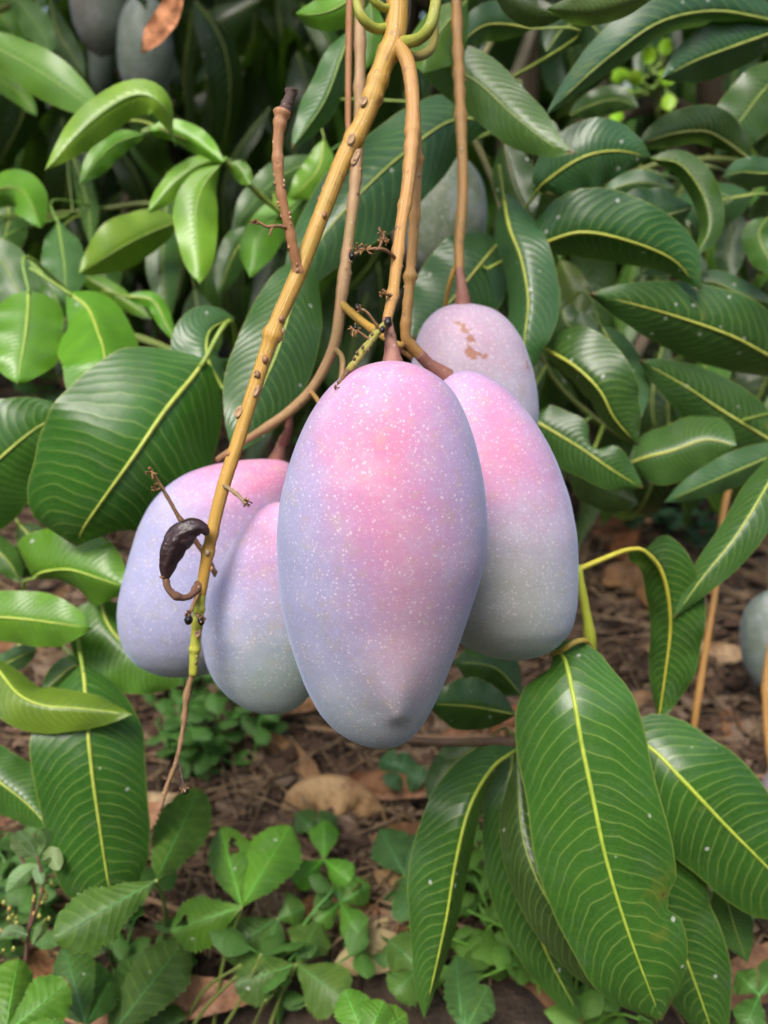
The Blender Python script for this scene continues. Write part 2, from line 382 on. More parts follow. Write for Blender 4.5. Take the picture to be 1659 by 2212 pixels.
def branch(label, stem, rpx, tint=(.16, .20, .05), group='leafy mango branches', cat='branch', name='leafy_branch'):
    t = thing(name, P(*stem[0]), label, cat, group)
    o = ptube('stem', stem, rpx, M_STEM, t, tint, sides=8, rough=.03, nodes=4)
    return t, spline([P(*s) for s in stem], 40)

# ------------------------------------------------------------------ ground
def hgt(x, y): 
    return .010 * np.sin(x * 7 + 1) * np.sin(y * 6) + .006 * np.sin(x * 23 + y * 17) + .004 * np.sin(x * 51 - y * 43 + 2)
gx = np.r_[np.linspace(-80, -3, 12), np.linspace(-2.4, 2.4, 130), np.linspace(3, 80, 12)]
gy = np.r_[np.linspace(-60, -1.5, 10), np.linspace(-1, 4.5, 150), np.linspace(5.5, 120, 14)]
X, Y = np.meshgrid(gx, gy, indexing='ij'); Z = hgt(X, Y) * np.exp(-((X / 6) ** 2 + (Y / 8) ** 2)) + RNG.normal(0, .002, X.shape) - .004
g = mesh_obj('ground', np.stack([X, Y, Z], -1).reshape(-1, 3), grid_faces(len(gx) - 1, len(gy) - 1)[:, ::-1], M_SOIL, origin=np.zeros(3))
tagit(g, 'brown soil under the mango tree strewn with litter', 'ground', kind='structure')

# litter of crumbled leaf bits and dry straw: nobody could count it
def litter(name, label, cat, n, maker, mat):
    VV, FF, base = [], [], 0
    for i in range(n):
        V, F = maker(); VV.append(V); FF += [[a + base for a in f] for f in F]; base += len(V)
    o = mesh_obj(name, np.vstack(VV), FF, mat, origin=np.zeros(3), smooth=False); tagit(o, label, cat, kind='stuff'); return o
def ground_pt():
    d = .45 + 2.6 * RNG.random() ** 1.6; x = RNG.uniform(-.62, .62) * (d + .15); return x, d
def straw():
    x, y = ground_pt(); z = float(hgt(x, y)) + RNG.uniform(.001, .016); L = RNG.uniform(.02, .12) ; a = RNG.uniform(0, 6.28); r = RNG.uniform(.0005, .0013)
    c, s = math.cos(a), math.sin(a); tz = RNG.normal(0, .10); b = RNG.normal(0, .12)
    pts = [np.array((x + c * L * k - s * L * b * k * k, y + s * L * k + c * L * b * k * k, z + max(tz, -.05) * L * k)) for k in (-.5, 0, .5)]
    V = []
    for p in pts:
        V += [p + np.array((-s, c, 0)) * r, p + np.array((s, -c, 0)) * r, p + np.array((0, 0, r * 1.4))]
    F = []
    for k in (0, 3): F += [[k, k + 1, k + 4, k + 3], [k + 1, k + 2, k + 5, k + 4], [k + 2, k, k + 3, k + 5]]
    return np.array(V), F
def crumb():
    x, y = ground_pt(); z = float(hgt(x, y)) + RNG.uniform(.001, .008); L = RNG.uniform(.004, .022); a = RNG.uniform(0, 6.28)
    pts = [(math.cos(a + t) * L * q, math.sin(a + t) * L * q * .6, RNG.normal(0, .25) * L) for t, q in ((0, 1), (1.1, .8), (2.2, .9), (3.2, 1), (4.4, .7), (5.4, .8))]
    return np.array(pts) + (x, y, z), [[0, 1, 2, 3], [0, 3, 4, 5]]
for nm, lb, n, mk, tint in (('dry_straw', 'thin dry straw scattered over the soil', 3600, straw, (.25, .175, .10)),
                       ('dark_straw', 'dark weathered stalks scattered over the soil', 2200, straw, (.075, .045, .028)),
                       ('leaf_litter', 'crumbled brown leaf bits covering the soil', 5200, crumb, (.085, .047, .028)),
                       ('pale_litter', 'pale dry leaf bits covering the soil', 2600, crumb, (.20, .14, .095))):
    o = litter(nm, lb, 'litter', n, mk, M_STRAW); o['tint'] = list(tint)

# ------------------------------------------------------------------ mango tree: trunk, limbs, overhead crown
tr0 = P(1118, 240, 1.30); tb = np.array((tr0[0] + .015, tr0[1], -.03)); 
tree = thing('mango_tree', (tb[0], tb[1], 0), 'young mango tree with slim grey brown trunk behind the fruit', 'tree')
top = np.array((tr0[0] - .02, tr0[1] - .02, .98))
tube('trunk', [tb, tb + (0, 0, .12), tr0, top], [.046, .036, .030, .026], M_BARK, tree, (.34, .25, .18), sides=14, rough=.03, nodes=3, n=40)
stem_top = P(858, -60, .372)
LIMBS = [([top, top + (-.10, -.30, .06), np.array((stem_top[0] + .03, stem_top[1] + .28, .86)), stem_top + (.0, .06, .16), stem_top + (0, 0, .03)], [.024, .019, .015, .011, .009]),
         ([top, top + (-.35, .1, .12), top + (-.9, .35, .14)], [.022, .017, .009]),
         ([top, top + (.35, .15, .1), top + (.9, .2, .12)], [.022, .017, .009]),
         ([top, top + (.1, .5, .2), top + (.2, 1.2, .3)], [.02, .016, .01])]
for pts, r in LIMBS: tube('limb', pts, r, M_BARK, tree, (.20, .16, .11), sides=8, rough=.03, nodes=3)
ptube('limb', [(1150, 60, 1.12), (1120, 150, 1.13), (1090, 215, 1.16), (1105, 330, 1.27)], [13, 14, 15, 16], M_BARK, tree, (.36, .33, .25), sides=8, rough=.03)

def gen_leaf(nu=12, nv=4, L=.19, W=.026, bend=.25, arch=.12):
    t = np.linspace(0, 1, nu + 1); C = np.stack([t * L * np.cos(bend * t), 0 * t, -t * L * np.sin(bend * t * t)], 1)
    V, F, uv, fr = leaf_geo(C, W, W, .25, .25, 'mango', .06, arch, 0, nu, nv, eye=np.array((L * .5, 0, 50.0)))
    return V, F, uv, fr
GEN = []
for k in range(6):
    V, F, uv, fr = gen_leaf(L=RNG.uniform(.15, .22), W=RNG.uniform(.021, .030), bend=RNG.uniform(.1, .9)); 
    me = bpy.data.meshes.new('leaf'); me.from_pydata(V.tolist(), [], F.tolist()); L_ = me.uv_layers.new(name='UVMap')
    idx = np.zeros(len(me.loops), np.int32); me.loops.foreach_get("vertex_index", idx); L_.data.foreach_set("uv", uv.astype(np.float32)[idx].ravel())
    me.polygons.foreach_set("use_smooth", [True] * len(me.polygons)); me.materials.append(M_LEAF)
    Vr, Fr = rib_geo(fr, .0011, .0003, -.0004); mr = bpy.data.meshes.new('midrib'); mr.from_pydata(Vr.tolist(), [], Fr.tolist()); mr.materials.append(M_RIB)
    GEN.append((me, mr, V, F, uv))
from mathutils import Euler
def put_leaf(parent, p, rot, tint, s=1.0, rib=True, veins=20):
    me, mr, *_ = GEN[int(RNG.integers(len(GEN)))]
    o = bpy.data.objects.new('leaf', me); link(o, parent, p); o.rotation_euler = rot; o.scale = (s, s, s)
    o['tint'] = [float(x) for x in np.array(tint) * RNG.uniform(.75, 1.25)]; o['veins'] = float(veins); o['specks'] = .04
    if rib:
        r = bpy.data.objects.new('midrib', mr); scene.collection.objects.link(r); r.parent = o; r['tint'] = list(RIBD)
    return o
def droop():    # hanging leaves: pitch down, any heading
    return Euler((RNG.normal(0, .5), RNG.uniform(.35, 1.35), RNG.uniform(0, 6.28)))
def mass(name, parent, centres, label, per=1, tint=DARK, scale=(.8, 1.2), kind='stuff', spread=.0):
    VV, FF, UU, b = [], [], [], 0
    for c in centres:
        for _ in range(per):
            me, mr, V, F, uv = GEN[int(RNG.integers(len(GEN)))]
            R = np.array(droop().to_matrix()); q = (V * RNG.uniform(*scale)) @ R.T + c + RNG.normal(0, spread, 3)
            VV.append(q); FF.append(F + b); UU.append(uv); b += len(V)
    o = mesh_obj(name, np.vstack(VV), np.vstack(FF), M_LEAF, parent, origin=np.asarray(centres[0], float), uv=np.vstack(UU), tint=tint)
    o['veins'] = 20.0; o['specks'] = .03; 
    if kind: o['kind'] = kind
    return o
# crown spreading overhead and behind (shades the background), clear of the fruit and the camera
cr = []
fleck = P(1400, 180, .95); sv = np.array(sdir)
while len(cr) < 5600:
    x, y = RNG.uniform(-2.6, 2.6), RNG.uniform(.62, 3.6); lo_ = .56 + .15 * y + (.10 if y < .8 else 0); hi_ = lo_ + .35 + .35 * min(1, (y - .6) * 1.5)
    q = np.array((x, y, RNG.uniform(lo_ + .12, hi_ + .12))) - fleck
    if np.linalg.norm(q - sv * q.dot(sv)) < .20: continue  # gap shaped in the crown so sunlight falls on the sprig
    cr.append(tuple(q + fleck))
mass('crown', tree, np.array(cr), None, 1, DARK)

# ------------------------------------------------------------------ background trees
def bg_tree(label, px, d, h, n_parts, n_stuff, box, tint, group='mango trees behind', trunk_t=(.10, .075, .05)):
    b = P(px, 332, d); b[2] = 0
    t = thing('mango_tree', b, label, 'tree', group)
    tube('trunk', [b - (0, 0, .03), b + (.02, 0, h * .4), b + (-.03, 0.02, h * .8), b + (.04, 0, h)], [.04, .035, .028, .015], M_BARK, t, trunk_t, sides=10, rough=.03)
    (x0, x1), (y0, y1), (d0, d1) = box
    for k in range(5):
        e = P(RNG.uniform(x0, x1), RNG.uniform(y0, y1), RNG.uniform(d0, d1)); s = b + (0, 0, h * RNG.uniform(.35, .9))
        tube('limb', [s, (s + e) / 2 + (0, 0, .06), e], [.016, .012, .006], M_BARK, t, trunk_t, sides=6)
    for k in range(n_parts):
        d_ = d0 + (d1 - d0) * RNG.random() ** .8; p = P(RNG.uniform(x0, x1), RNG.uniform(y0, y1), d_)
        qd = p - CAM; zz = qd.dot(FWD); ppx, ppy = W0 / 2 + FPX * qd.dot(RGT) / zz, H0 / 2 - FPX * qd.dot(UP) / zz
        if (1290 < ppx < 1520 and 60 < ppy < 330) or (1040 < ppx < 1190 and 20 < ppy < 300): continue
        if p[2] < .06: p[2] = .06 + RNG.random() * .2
        put_leaf(t, p, droop(), tint if RNG.random() > .16 else (.07, .19, .03), RNG.uniform(.8, 1.15))  # some leaves get a brighter tint, standing in for light on them
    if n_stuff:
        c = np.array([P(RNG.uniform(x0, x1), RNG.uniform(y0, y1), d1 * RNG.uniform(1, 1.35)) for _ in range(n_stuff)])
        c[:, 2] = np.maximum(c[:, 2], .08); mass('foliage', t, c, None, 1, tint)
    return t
bg_tree('dark leafy mango tree in deep shade behind the dried hanging leaf', 330, 1.75, 1.1, 200, 620, ((-420, 760), (-120, 560), (1.05, 1.75)), DEEP_SHADE)
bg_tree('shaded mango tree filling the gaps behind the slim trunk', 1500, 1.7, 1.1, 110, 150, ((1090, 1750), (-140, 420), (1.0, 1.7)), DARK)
bg_tree('low dark mango sapling behind the middle fruit stalks', 900, 1.35, .8, 70, 60, ((620, 1250), (60, 760), (.92, 1.4)), DEEP_SHADE)
bg_tree('low dark mango sapling behind the speckled overlapping leaves', 1580, 1.3, .8, 60, 0, ((1180, 1720), (330, 900), (.86, 1.25)), DEEP_SHADE)
# far row closing the view; unseen trees behind the camera added to block skylight
for k, (x, y, hh, n, tint, lb) in enumerate(((-4.2, 7.5, 3.6, 1500, MID, 'broad far tree closing the orchard row behind the dark tree'), (-.6, 8.2, 3.9, 1500, DARK, 'tall far dark green tree at the end of the orchard'),
        (3.0, 7.2, 3.4, 1500, FRESH, 'far sunlit yellow green tree seen through the leaf gaps'), (-2.4, -3.0, 2.9, 2000, MID, 'unseen tree added behind the camera to block skylight, broad crowned'), (.5, -3.7, 3.1, 2000, MID, 'unseen tree added behind the camera to block skylight, tallest of three'), (3.0, -2.9, 2.9, 2000, FRESH, 'unseen tree added behind the camera to block skylight, light green'), (6.6, 9.0, 3.8, 1200, MID, 'farthest tree of the row beyond the sunlit one'), (-8.0, 9.5, 3.8, 1200, MID, 'far mid green tree at the open end of the orchard row'))):
    t = thing('orchard_tree', (x, y, 0), lb, 'tree', 'far orchard trees')
    tube('trunk', [(x, y, -.05), (x + .05, y, hh * .3), (x, y, hh * .7)], [.12, .09, .05], M_BARK, t, (.16, .12, .09), sides=10, rough=.03)
    a = RNG.normal(0, 1, (n, 3)); a = nrm(a) * (RNG.random((n, 1)) ** .4) * (2.2, 1.7, hh * .5); c = a + (x, y, hh * .52); c[:, 2] = np.maximum(c[:, 2], .12)
    mass('crown', t, c, None, 1, tint, (1.6, 2.6) if y > 0 else (1.8, 2.8))
    for k2 in range(4): tube('limb', [np.array((x, y, hh * .4)), c[k2 * 7] * .5 + np.array((x, y, hh * .5)) * .5, c[k2 * 7]], [.05, .03, .012], M_BARK, t, (.16, .12, .09), sides=6)
# ------------------------------------------------------------------ mangoes
SLOPE = .040 / 840
def mango(rows, d0, label, pink=(), green=(), warm=(), scar=(), dull=(), beak=None, depth=.9, cap=None, name='mango', group='hanging mangoes', rings=96, segs=84, slope=SLOPE, cat='mango'):
    rows = np.array(rows, float); ym = rows[:, 0].mean()
    q = np.vstack([[rows[0, 0] - 3, rows[0, 1:].mean(), rows[0, 1:].mean()], rows, [rows[-1, 0] + 3, rows[-1, 1:].mean(), rows[-1, 1:].mean()]])
    a = np.c_[(q[:, 1] + q[:, 2]) / 2, q[:, 0], (q[:, 2] - q[:, 1]) / 2]        # xc, y, half width
    s = np.r_[0, np.cumsum(np.hypot(np.diff(a[:, 1]), np.diff(a[:, 2])))]
    u = np.linspace(0, s[-1], rings)
    a = np.stack([np.interp(u, s, a[:, k]) for k in range(3)], 1)
    for _ in range(5): a[1:-1] = .25 * a[:-2] + .5 * a[1:-1] + .25 * a[2:]
    V, D2 = [], []
    th = np.linspace(0, 2 * math.pi, segs, endpoint=False)
    ax = a[:, 0].copy()
    for xc, y, h in a:
        d = d0 + slope * (y - ym); c = P(xc, y, d); r = h * d / FPX
        for t in th:
            ct, st = math.cos(t), math.sin(t)
            fz = depth * (1 + .05 * ct * st)
            p = c + RGT * r * ct + FWD * r * fz * st
            if beak and st < 0:
                bx, by, amp, sx = beak; xx = xc + h * ct
                gy = math.exp(-((y - by) / 120) ** 2) if y < by else math.exp(-((y - by) / 20) ** 2)
                sw = sx + 70 * min(1, max(0, (by - y) / 190)); p = p - FWD * amp * math.exp(-((xx - bx) / sw) ** 2) * gy
            V.append(p); D2.append((xc + h * ct, y, st))
    D2 = np.array(D2)
    def blobs(L):
        v = np.zeros(len(D2))
        for x, y, sx, sy, am in L: v += am * np.exp(-((D2[:, 0] - x) / sx) ** 2 - ((D2[:, 1] - y) / sy) ** 2)
        return v
    i = np.arange(rings - 1)[:, None] * segs; j = np.arange(segs)[None]; j2 = (j + 1) % segs
    F = np.stack([i + j, i + j2, i + segs + j2, i + segs + j], -1).reshape(-1, 4).tolist()
    F += [list(range(segs))[::-1], list(range((rings - 1) * segs, rings * segs))]
    scr = blobs(scar); scr[D2[:, 2] > .2] = 0
    o = mesh_obj(name, V, F, M_MANGO, origin=np.mean(V, axis=0), attrs={'pink': blobs(pink), 'green': blobs(green), 'warm': blobs(warm), 'scar': scr, 'dull': blobs(dull)})
    tagit(o, label, cat, group)
    if cap:
        pts, r, tn = cap; ptube('stem_cap', pts, r, M_STEM, o, tn, sides=10, rough=.04)
    return o
REDSTEM = (.34, .15, .115)
mango([(783, 812, 882), (800, 762, 925), (822, 728, 957), (850, 700, 983), (900, 667, 1008), (950, 644, 1025), (1000, 626, 1037), (1070, 607, 1049), (1150, 598, 1053), (1220, 601, 1047), (1300, 606, 1022),
       (1400, 631, 988), (1480, 659, 957), (1540, 690, 929), (1580, 728, 902), (1602, 765, 878), (1613, 800, 855)], .33,
      'big pink and lavender mango hanging in front of the others', pink=[(815, 900, 150, 190, .72), (800, 1060, 110, 190, .48), (865, 1270, 115, 200, .47), (840, 780, 170, 90, .30), (985, 1120, 80, 260, .24), (815, 955, 45, 60, .25)],
      green=[(850, 1560, 300, 130, .8), (1010, 1350, 60, 200, .2)], warm=[(885, 1400, 80, 120, .50), (900, 1250, 60, 90, .15)], beak=(860, 1516, .0046, 26),
      cap=([(836, 690, .322), (845, 745, .318), (848, 790, .317)], [11, 15, 25], REDSTEM))
mango([(803, 985, 1030), (818, 955, 1062), (850, 930, 1105), (900, 905, 1146), (950, 891, 1178), (1000, 880, 1202), (1080, 871, 1230), (1160, 872, 1245), (1240, 884, 1247), (1310, 912, 1245), (1360, 950, 1234), (1395, 1000, 1205), (1415, 1045, 1170), (1424, 1080, 1140)], .395,
      'mango with pink shoulder and grey green lower half tucked behind the biggest one', pink=[(1010, 880, 110, 120, .65), (1090, 990, 120, 120, .55), (1000, 1050, 120, 110, .35), (1180, 1100, 70, 120, .2)], green=[(1080, 1330, 170, 200, 1.15)], warm=[(1100, 1230, 110, 170, .30)], depth=.84,
      cap=([(905, 765, .372), (930, 790, .375), (962, 815, .380)], [13, 14, 23], REDSTEM))
mango([(660, 970, 1032), (672, 940, 1072), (700, 913, 1104), (740, 897, 1130), (800, 886, 1150), (850, 884, 1160), (900, 888, 1163), (1000, 915, 1150), (1080, 950, 1115), (1130, 990, 1075)], .47,
      'dusky mauve mango with a brown scar high behind the pair', pink=[(1010, 740, 170, 150, .42)], warm=[(1020, 760, 200, 200, .34)], green=[(1000, 700, 200, 200, .45), (1020, 1000, 200, 200, .5)], depth=.85,
      scar=[(980, 714, 14, 8, .75), (996, 730, 10, 12, .85), (1008, 752, 11, 14, .85), (1002, 776, 13, 9, .75), (1030, 787, 14, 8, .8), (1008, 788, 10, 10, .7), (1132, 800, 9, 26, .6)],
      cap=([(992, 580, .452), (997, 620, .452), (1000, 668, .455)], [9, 12, 20], REDSTEM))
mango([(994, 525, 612), (1003, 462, 628), (1022, 404, 640), (1050, 362, 646), (1090, 326, 646), (1140, 301, 640), (1200, 283, 630), (1240, 272, 622), (1280, 262, 612), (1320, 256, 598), (1360, 258, 580), (1400, 270, 550), (1430, 292, 510), (1450, 325, 468), (1460, 355, 430)], .447,
      'lavender mango with pink top behind the shrivelled fruit', pink=[(560, 1010, 150, 75, 1.15), (520, 1130, 130, 100, .35)], green=[(420, 1480, 200, 90, .5)], depth=.78,
      cap=([(612, 950, .435), (600, 985, .436), (592, 1005, .440)], [10, 15, 20], REDSTEM))
mango([(1085, 585, 672), (1105, 556, 700), (1150, 516, 728), (1200, 486, 740), (1260, 461, 742), (1320, 444, 738), (1380, 437, 727), (1430, 445, 712), (1470, 464, 693), (1505, 494, 668), (1528, 528, 645), (1540, 560, 618)], .388,
      'smaller lilac mango hanging between the lavender one and the biggest', pink=[(640, 1110, 120, 120, .75), (560, 1230, 100, 130, .25)], green=[(640, 1470, 150, 150, 1.0), (560, 1520, 160, 80, .5)], depth=.74,
      cap=([(655, 1010, .376), (645, 1050, .376), (632, 1092, .378)], [8, 11, 16], REDSTEM))
# fruit farther back
def egg(cx, top, bot, r, lean=0):
    t = np.linspace(0, 1, 13); h = r * np.sqrt(np.maximum(1 - np.abs(2 * t - 1) ** 2.3, .02))
    return [(top + (bot - top) * a, cx + lean * a - b, cx + lean * a + b) for a, b in zip(t, h)]
GRN = [(0, 0, 1e6, 1e6, .95)]
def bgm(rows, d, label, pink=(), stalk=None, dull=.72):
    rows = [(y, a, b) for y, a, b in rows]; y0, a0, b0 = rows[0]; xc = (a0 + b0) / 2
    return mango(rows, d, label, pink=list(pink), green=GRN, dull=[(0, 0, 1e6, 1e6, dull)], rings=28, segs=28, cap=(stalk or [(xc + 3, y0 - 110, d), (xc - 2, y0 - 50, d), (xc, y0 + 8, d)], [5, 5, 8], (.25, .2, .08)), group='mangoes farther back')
bgm(egg(212, -150, 122, 64, 6), 1.0, 'mauve grey mango hanging high in the shade against the dark tree', [(190, 30, 60, 80, .4)])
bgm(egg(312, -14, 226, 60, 4), 1.00, 'grey green mango behind the tan dried leaf', [(270, 40, 30, 60, .2)])
bgm(egg(212, 40, 215, 34, 4), 1.35, 'small dark mango deep in the shade between two grey ones')
bgm(egg(962, 325, 615, 92, -4), .72, 'dull green mango half hidden behind the broad leaf', dull=.95)
bgm(egg(1668, 1275, 1500, 72, 10), .82, 'grey green mango low over the litter beside the orange stalks')
bgm(egg(1700, 1650, 1860, 62, 0), .62, 'pinkish mango tip peeping past the wide glossy leaf', [(1660, 1740, 80, 80, 1.0)])

# ------------------------------------------------------------------ fruiting branch
YST = (.50, .30, .055); OST = (.50, .275, .085); BST = (.39, .24, .11); GST = (.36, .38, .06)
fb = thing('fruiting_branch', stem_top, 'yellow fruit stalk with forked stems carrying the hanging mangoes', 'branch')
main = [(858, -60, .372), (858, 20, .371), (850, 90, .370), (828, 140, .369), (790, 250, .367), (742, 345, .365), (692, 470, .362), (645, 590, .360), (597, 700, .358), (546, 850, .356), (515, 950, .355), (480, 1060, .354), (452, 1180, .354), (433, 1285, .355)]
ms = ptube('main_stem', main, [24, 24, 25, 22, 20, 19.5, 18, 18, 17, 15.5, 15, 14.5, 13, 12], M_STEM, fb, YST, sides=18, rough=.016, nodes=9, n=150)
ptube('lower_stem', [(434, 1278, .355), (428, 1330, .3555), (421, 1400, .357), (417, 1458, .358)], [12.2, 11.5, 11, 9], M_STEM, fb, (.40, .43, .055), sides=14, rough=.03, nodes=5, n=40)
ptube('stem_tip', [(418, 1448, .358), (404, 1500, .360), (396, 1570, .362), (382, 1640, .364), (362, 1695, .366), (346, 1748, .367)], [7, 6.5, 5.5, 5, 4.5, 3.5], M_DRY, fb, (.36, .22, .12), sides=8, rough=.09, nodes=9, n=60)
ptube('side_stem', [(862, 95, .369), (884, 150, .362), (892, 250, .358), (882, 390, .352), (868, 480, .346), (857, 570, .338), (848, 640, .330), (836, 692, .323)], [17, 16, 15, 14, 13, 13, 12, 11], M_STEM, fb, OST, sides=14, rough=.015, nodes=8, n=90)
ptube('side_stem', [(890, 180, .366), (901, 320, .366), (897, 450, .366), (886, 600, .367), (876, 720, .369), (888, 745, .371), (908, 768, .373)], [10, 11, 11, 11, 11, 13, 13], M_STEM, fb, OST, sides=12, rough=.015, nodes=8, n=80)
ptube('side_stem', [(872, 742, .369), (862, 752, .370), (890, 772, .374)], [7, 6, 6], M_STEM, fb, OST, sides=8)
ptube('side_stem', [(985, -60, .50), (988, 80, .49), (994, 220, .48), (1000, 400, .47), (992, 520, .46), (992, 585, .453)], [11, 11, 11, 11.5, 11, 10], M_STEM, fb, (.42, .23, .07), sides=12, rough=.02, nodes=9, n=80)
ptube('side_stem', [(990, 560, .456), (972, 610, .46), (962, 660, .47)], [6, 6, 5], M_STEM, fb, YST, sides=8)
ptube('side_stem', [(775, -60, .42), (778, 120, .418), (774, 300, .416), (764, 430, .414), (748, 560, .412), (736, 655, .41), (722, 745, .41), (684, 825, .412), (636, 880, .416), (585, 917, .42), (540, 945, .425), (470, 992, .44)], [11, 12, 12, 12, 12, 12, 12, 11, 12, 10, 8, 6], M_STEM, fb, BST, sides=12, rough=.02, nodes=9, n=110)
ptube('side_stem', [(756, -60, .43), (754, 80, .43), (752, 250, .428), (757, 330, .425), (768, 400, .418)], [8, 8, 7, 7, 7], M_STEM, fb, (.38, .17, .06), sides=8, rough=.02)
ptube('side_stem', [(624, 888, .416), (622, 930, .424), (612, 955, .434)], [9, 9, 11], M_STEM, fb, REDSTEM, sides=10, rough=.03, nodes=2)
ptube('side_stem', [(736, 655, .41), (770, 685, .40), (812, 716, .385), (840, 735, .37), (868, 748, .368)], [9, 9, 8, 7, 6], M_STEM, fb, YST, sides=8, rough=.02, nodes=2)
ptube('side_stem', [(724, 752, .41), (740, 785, .395), (720, 900, .385), (672, 985, .38), (655, 1015, .377)], [6, 6, 6, 7, 8], M_STEM, fb, BST, sides=8, rough=.02)
ptube('side_stem', [(672, 845, .412), (688, 868, .405), (700, 900, .395)], [5, 5, 5], M_STEM, fb, OST, sides=8)
ptube('side_stem', [(868, 92, .369), (905, 84, .360), (930, 55, .356), (942, 0, .357), (946, -60, .365)], [13, 13, 13, 12, 12], M_STEM, fb, GST, sides=12, rough=.01, n=40)
ptube('side_stem', [(846, 58, .372), (812, 62, .366), (785, 42, .362), (772, 10, .362), (768, -60, .368)], [11, 11, 11, 10, 10], M_STEM, fb, GST, sides=12, rough=.01, n=40)
ptube('side_stem', [(850, 20, .372), (822, 14, .366), (802, -10, .364), (795, -60, .368)], [9, 9, 9, 9], M_STEM, fb, GST, sides=10, n=30)
ptube('side_stem', [(858, 100, .373), (895, 122, .382), (925, 112, .39), (938, 85, .40), (940, 20, .42)], [10, 10, 10, 9, 8], M_STEM, fb, (.30, .25, .06), sides=10, n=30)
ptube('side_stem', [(874, -60, .38), (876, 20, .378), (870, 70, .376)], [13, 12, 10], M_BARK, fb, (.16, .15, .10), sides=10)
hang = stem_top + np.array((0, .03, .10))
for q, r in (((985, -60, .50), 11), ((775, -60, .42), 11), ((756, -60, .43), 8), ((946, -60, .365), 12), ((768, -60, .368), 10), ((795, -60, .368), 9), ((874, -60, .38), 13), ((940, 22, .42), 8)):
    a_ = P(*q); tube('side_stem', [a_, a_ + (0, .002, .03), (a_ + hang) / 2 + (0, 0, .03), hang + (0, .01, .02)], [r * q[2] / FPX] * 4, M_STEM, fb, GST, sides=8, n=20)
spur = [(648, 598, .360), (636, 550, .356), (625, 495, .353), (612, 440, .350), (603, 385, .348), (600, 320, .347), (605, 265, .346), (610, 240, .346)]
sp = ptube('broken_spur', spur, [13, 11.5, 11, 10.5, 10.5, 11.5, 13, 16], M_STEM, fb, (.40, .20, .09), sides=12, rough=.03, nodes=7, n=60)
ptube('dry_stub', [(611, 246, .346), (620, 225, .346), (627, 207, .346), (630, 196, .346)], [15, 13, 11, 15], M_DRY, sp, (.10, .065, .06), sides=10, rough=.08, n=18)
for x, y, a, b, dz in ((758, 300, 8, 15, -.008), (766, 345, 7, 13, -.008), (770, 335, 7, 16, -.0085), (786, 218, 7, 12, -.0095), (812, 160, 7, 12, -.010), (806, 185, 6, 9, -.010), (855, 40, 9, 13, -.009), (515, 890, 8, 14, -.0065), (553, 845, 6, 14, -.0065), (552, 806, 4, 8, -.0065), (700, 405, 5, 10, -.0075), (595, 375, 5, 7, -.004), (427, 1370, 6, 8, -.004), (617, 450, 5, 6, -.004)):
    i = min(range(len(main)), key=lambda k: abs(main[k][1] - y)); dd = (main[i][2] if abs(x - main[i][0]) < 90 else .349) + dz * .46
    c = P(x, y, dd); T = nrm(P(x - 10, y + 25, dd) - c); R_ = nrm(np.cross(T, FWD)); n_ = 10; V = [c + FWD * .0001]; 
    for rr, lift in ((.5, -.0001), (.85, -.0006), (1.1, .0010)):
        for k in range(n_): 
            t = 6.283 * k / n_; V.append(c + (R_ * a * math.cos(t) + T * b * math.sin(t)) * rr * dd / FPX + FWD * lift)
    F = [(0, 1 + k, 1 + (k + 1) % n_) for k in range(n_)] + [(1 + q * n_ + k, 1 + q * n_ + n_ + k, 1 + q * n_ + n_ + (k + 1) % n_, 1 + q * n_ + (k + 1) % n_) for q in (0, 1) for k in range(n_)]
    mesh_obj('leaf_scar', V, F, M_DRY, ms, origin=c, tint=(.44, .30, .18))

def bud(parent, x, y, d, r, tint=(.012, .011, .014), name='dry_bud', mat=None):
    c = P(x, y, d); V, F = [], []
    n, m = 8, 6
    for i in range(m + 1):
        for j in range(n):
            a, b = math.pi * i / m, 6.283 * j / n
            V.append(c + (RGT * math.sin(a) * math.cos(b) + FWD * math.sin(a) * math.sin(b) + UP * 1.35 * math.cos(a)) * r * d / FPX * RNG.uniform(.85, 1.15))
    for i in range(m):
        for j in range(n): F.append((i * n + j, i * n + (j + 1) % n, i * n + n + (j + 1) % n, i * n + n + j))
    return mesh_obj(name, V, F, mat or M_SHRIV, parent, origin=c, tint=tint)
def twiglet(parent, pp, r, tint, frays=(), name='twiglet'):
    o = ptube(name, pp, r, M_DRY, parent, tint, sides=7, rough=.10, nodes=4, n=max(14, 7 * len(pp)))
    for x, y, d, s in frays:
        for k in range(9):
            a = RNG.uniform(0, 6.28); L = s * RNG.uniform(.5, 1.1)
            e = (x + L * math.cos(a), y + L * math.sin(a), d + RNG.uniform(-.004, .004)); m = ((x + e[0]) / 2 + RNG.normal(0, 1.5), (y + e[1]) / 2 + RNG.normal(0, 1.5), (d + e[2]) / 2)
            ptube('frayed_tip', [(x, y, d), m, e], [1.9, 1.5, 2.2], M_DRY, o, np.array((.40, .22, .09)) * RNG.uniform(.5, 1.2), sides=5, n=6)
    return o
def nodules(parent, pp, rpx, n):
    q = spline(np.c_[np.array(pp, float), np.broadcast_to(np.asarray(rpx, float), (len(pp),))], 200)
    for _ in range(n):
        x, y, d_, r = q[int(RNG.integers(8, 192))]; a = RNG.uniform(-1, 1); off = math.sin(a * 1.57); k = r * RNG.uniform(.18, .40)
        bud(parent, x + off * r * .97, y, d_ - math.cos(a * 1.57) * r * .93 * d_ / FPX, k, ((.22, .125, .07), (.44, .33, .21), (.30, .16, .08), (.38, .19, .09))[int(RNG.integers(4))], 'stem_knob', M_STEM)
nodules(fb, main, [18] * len(main), 12)
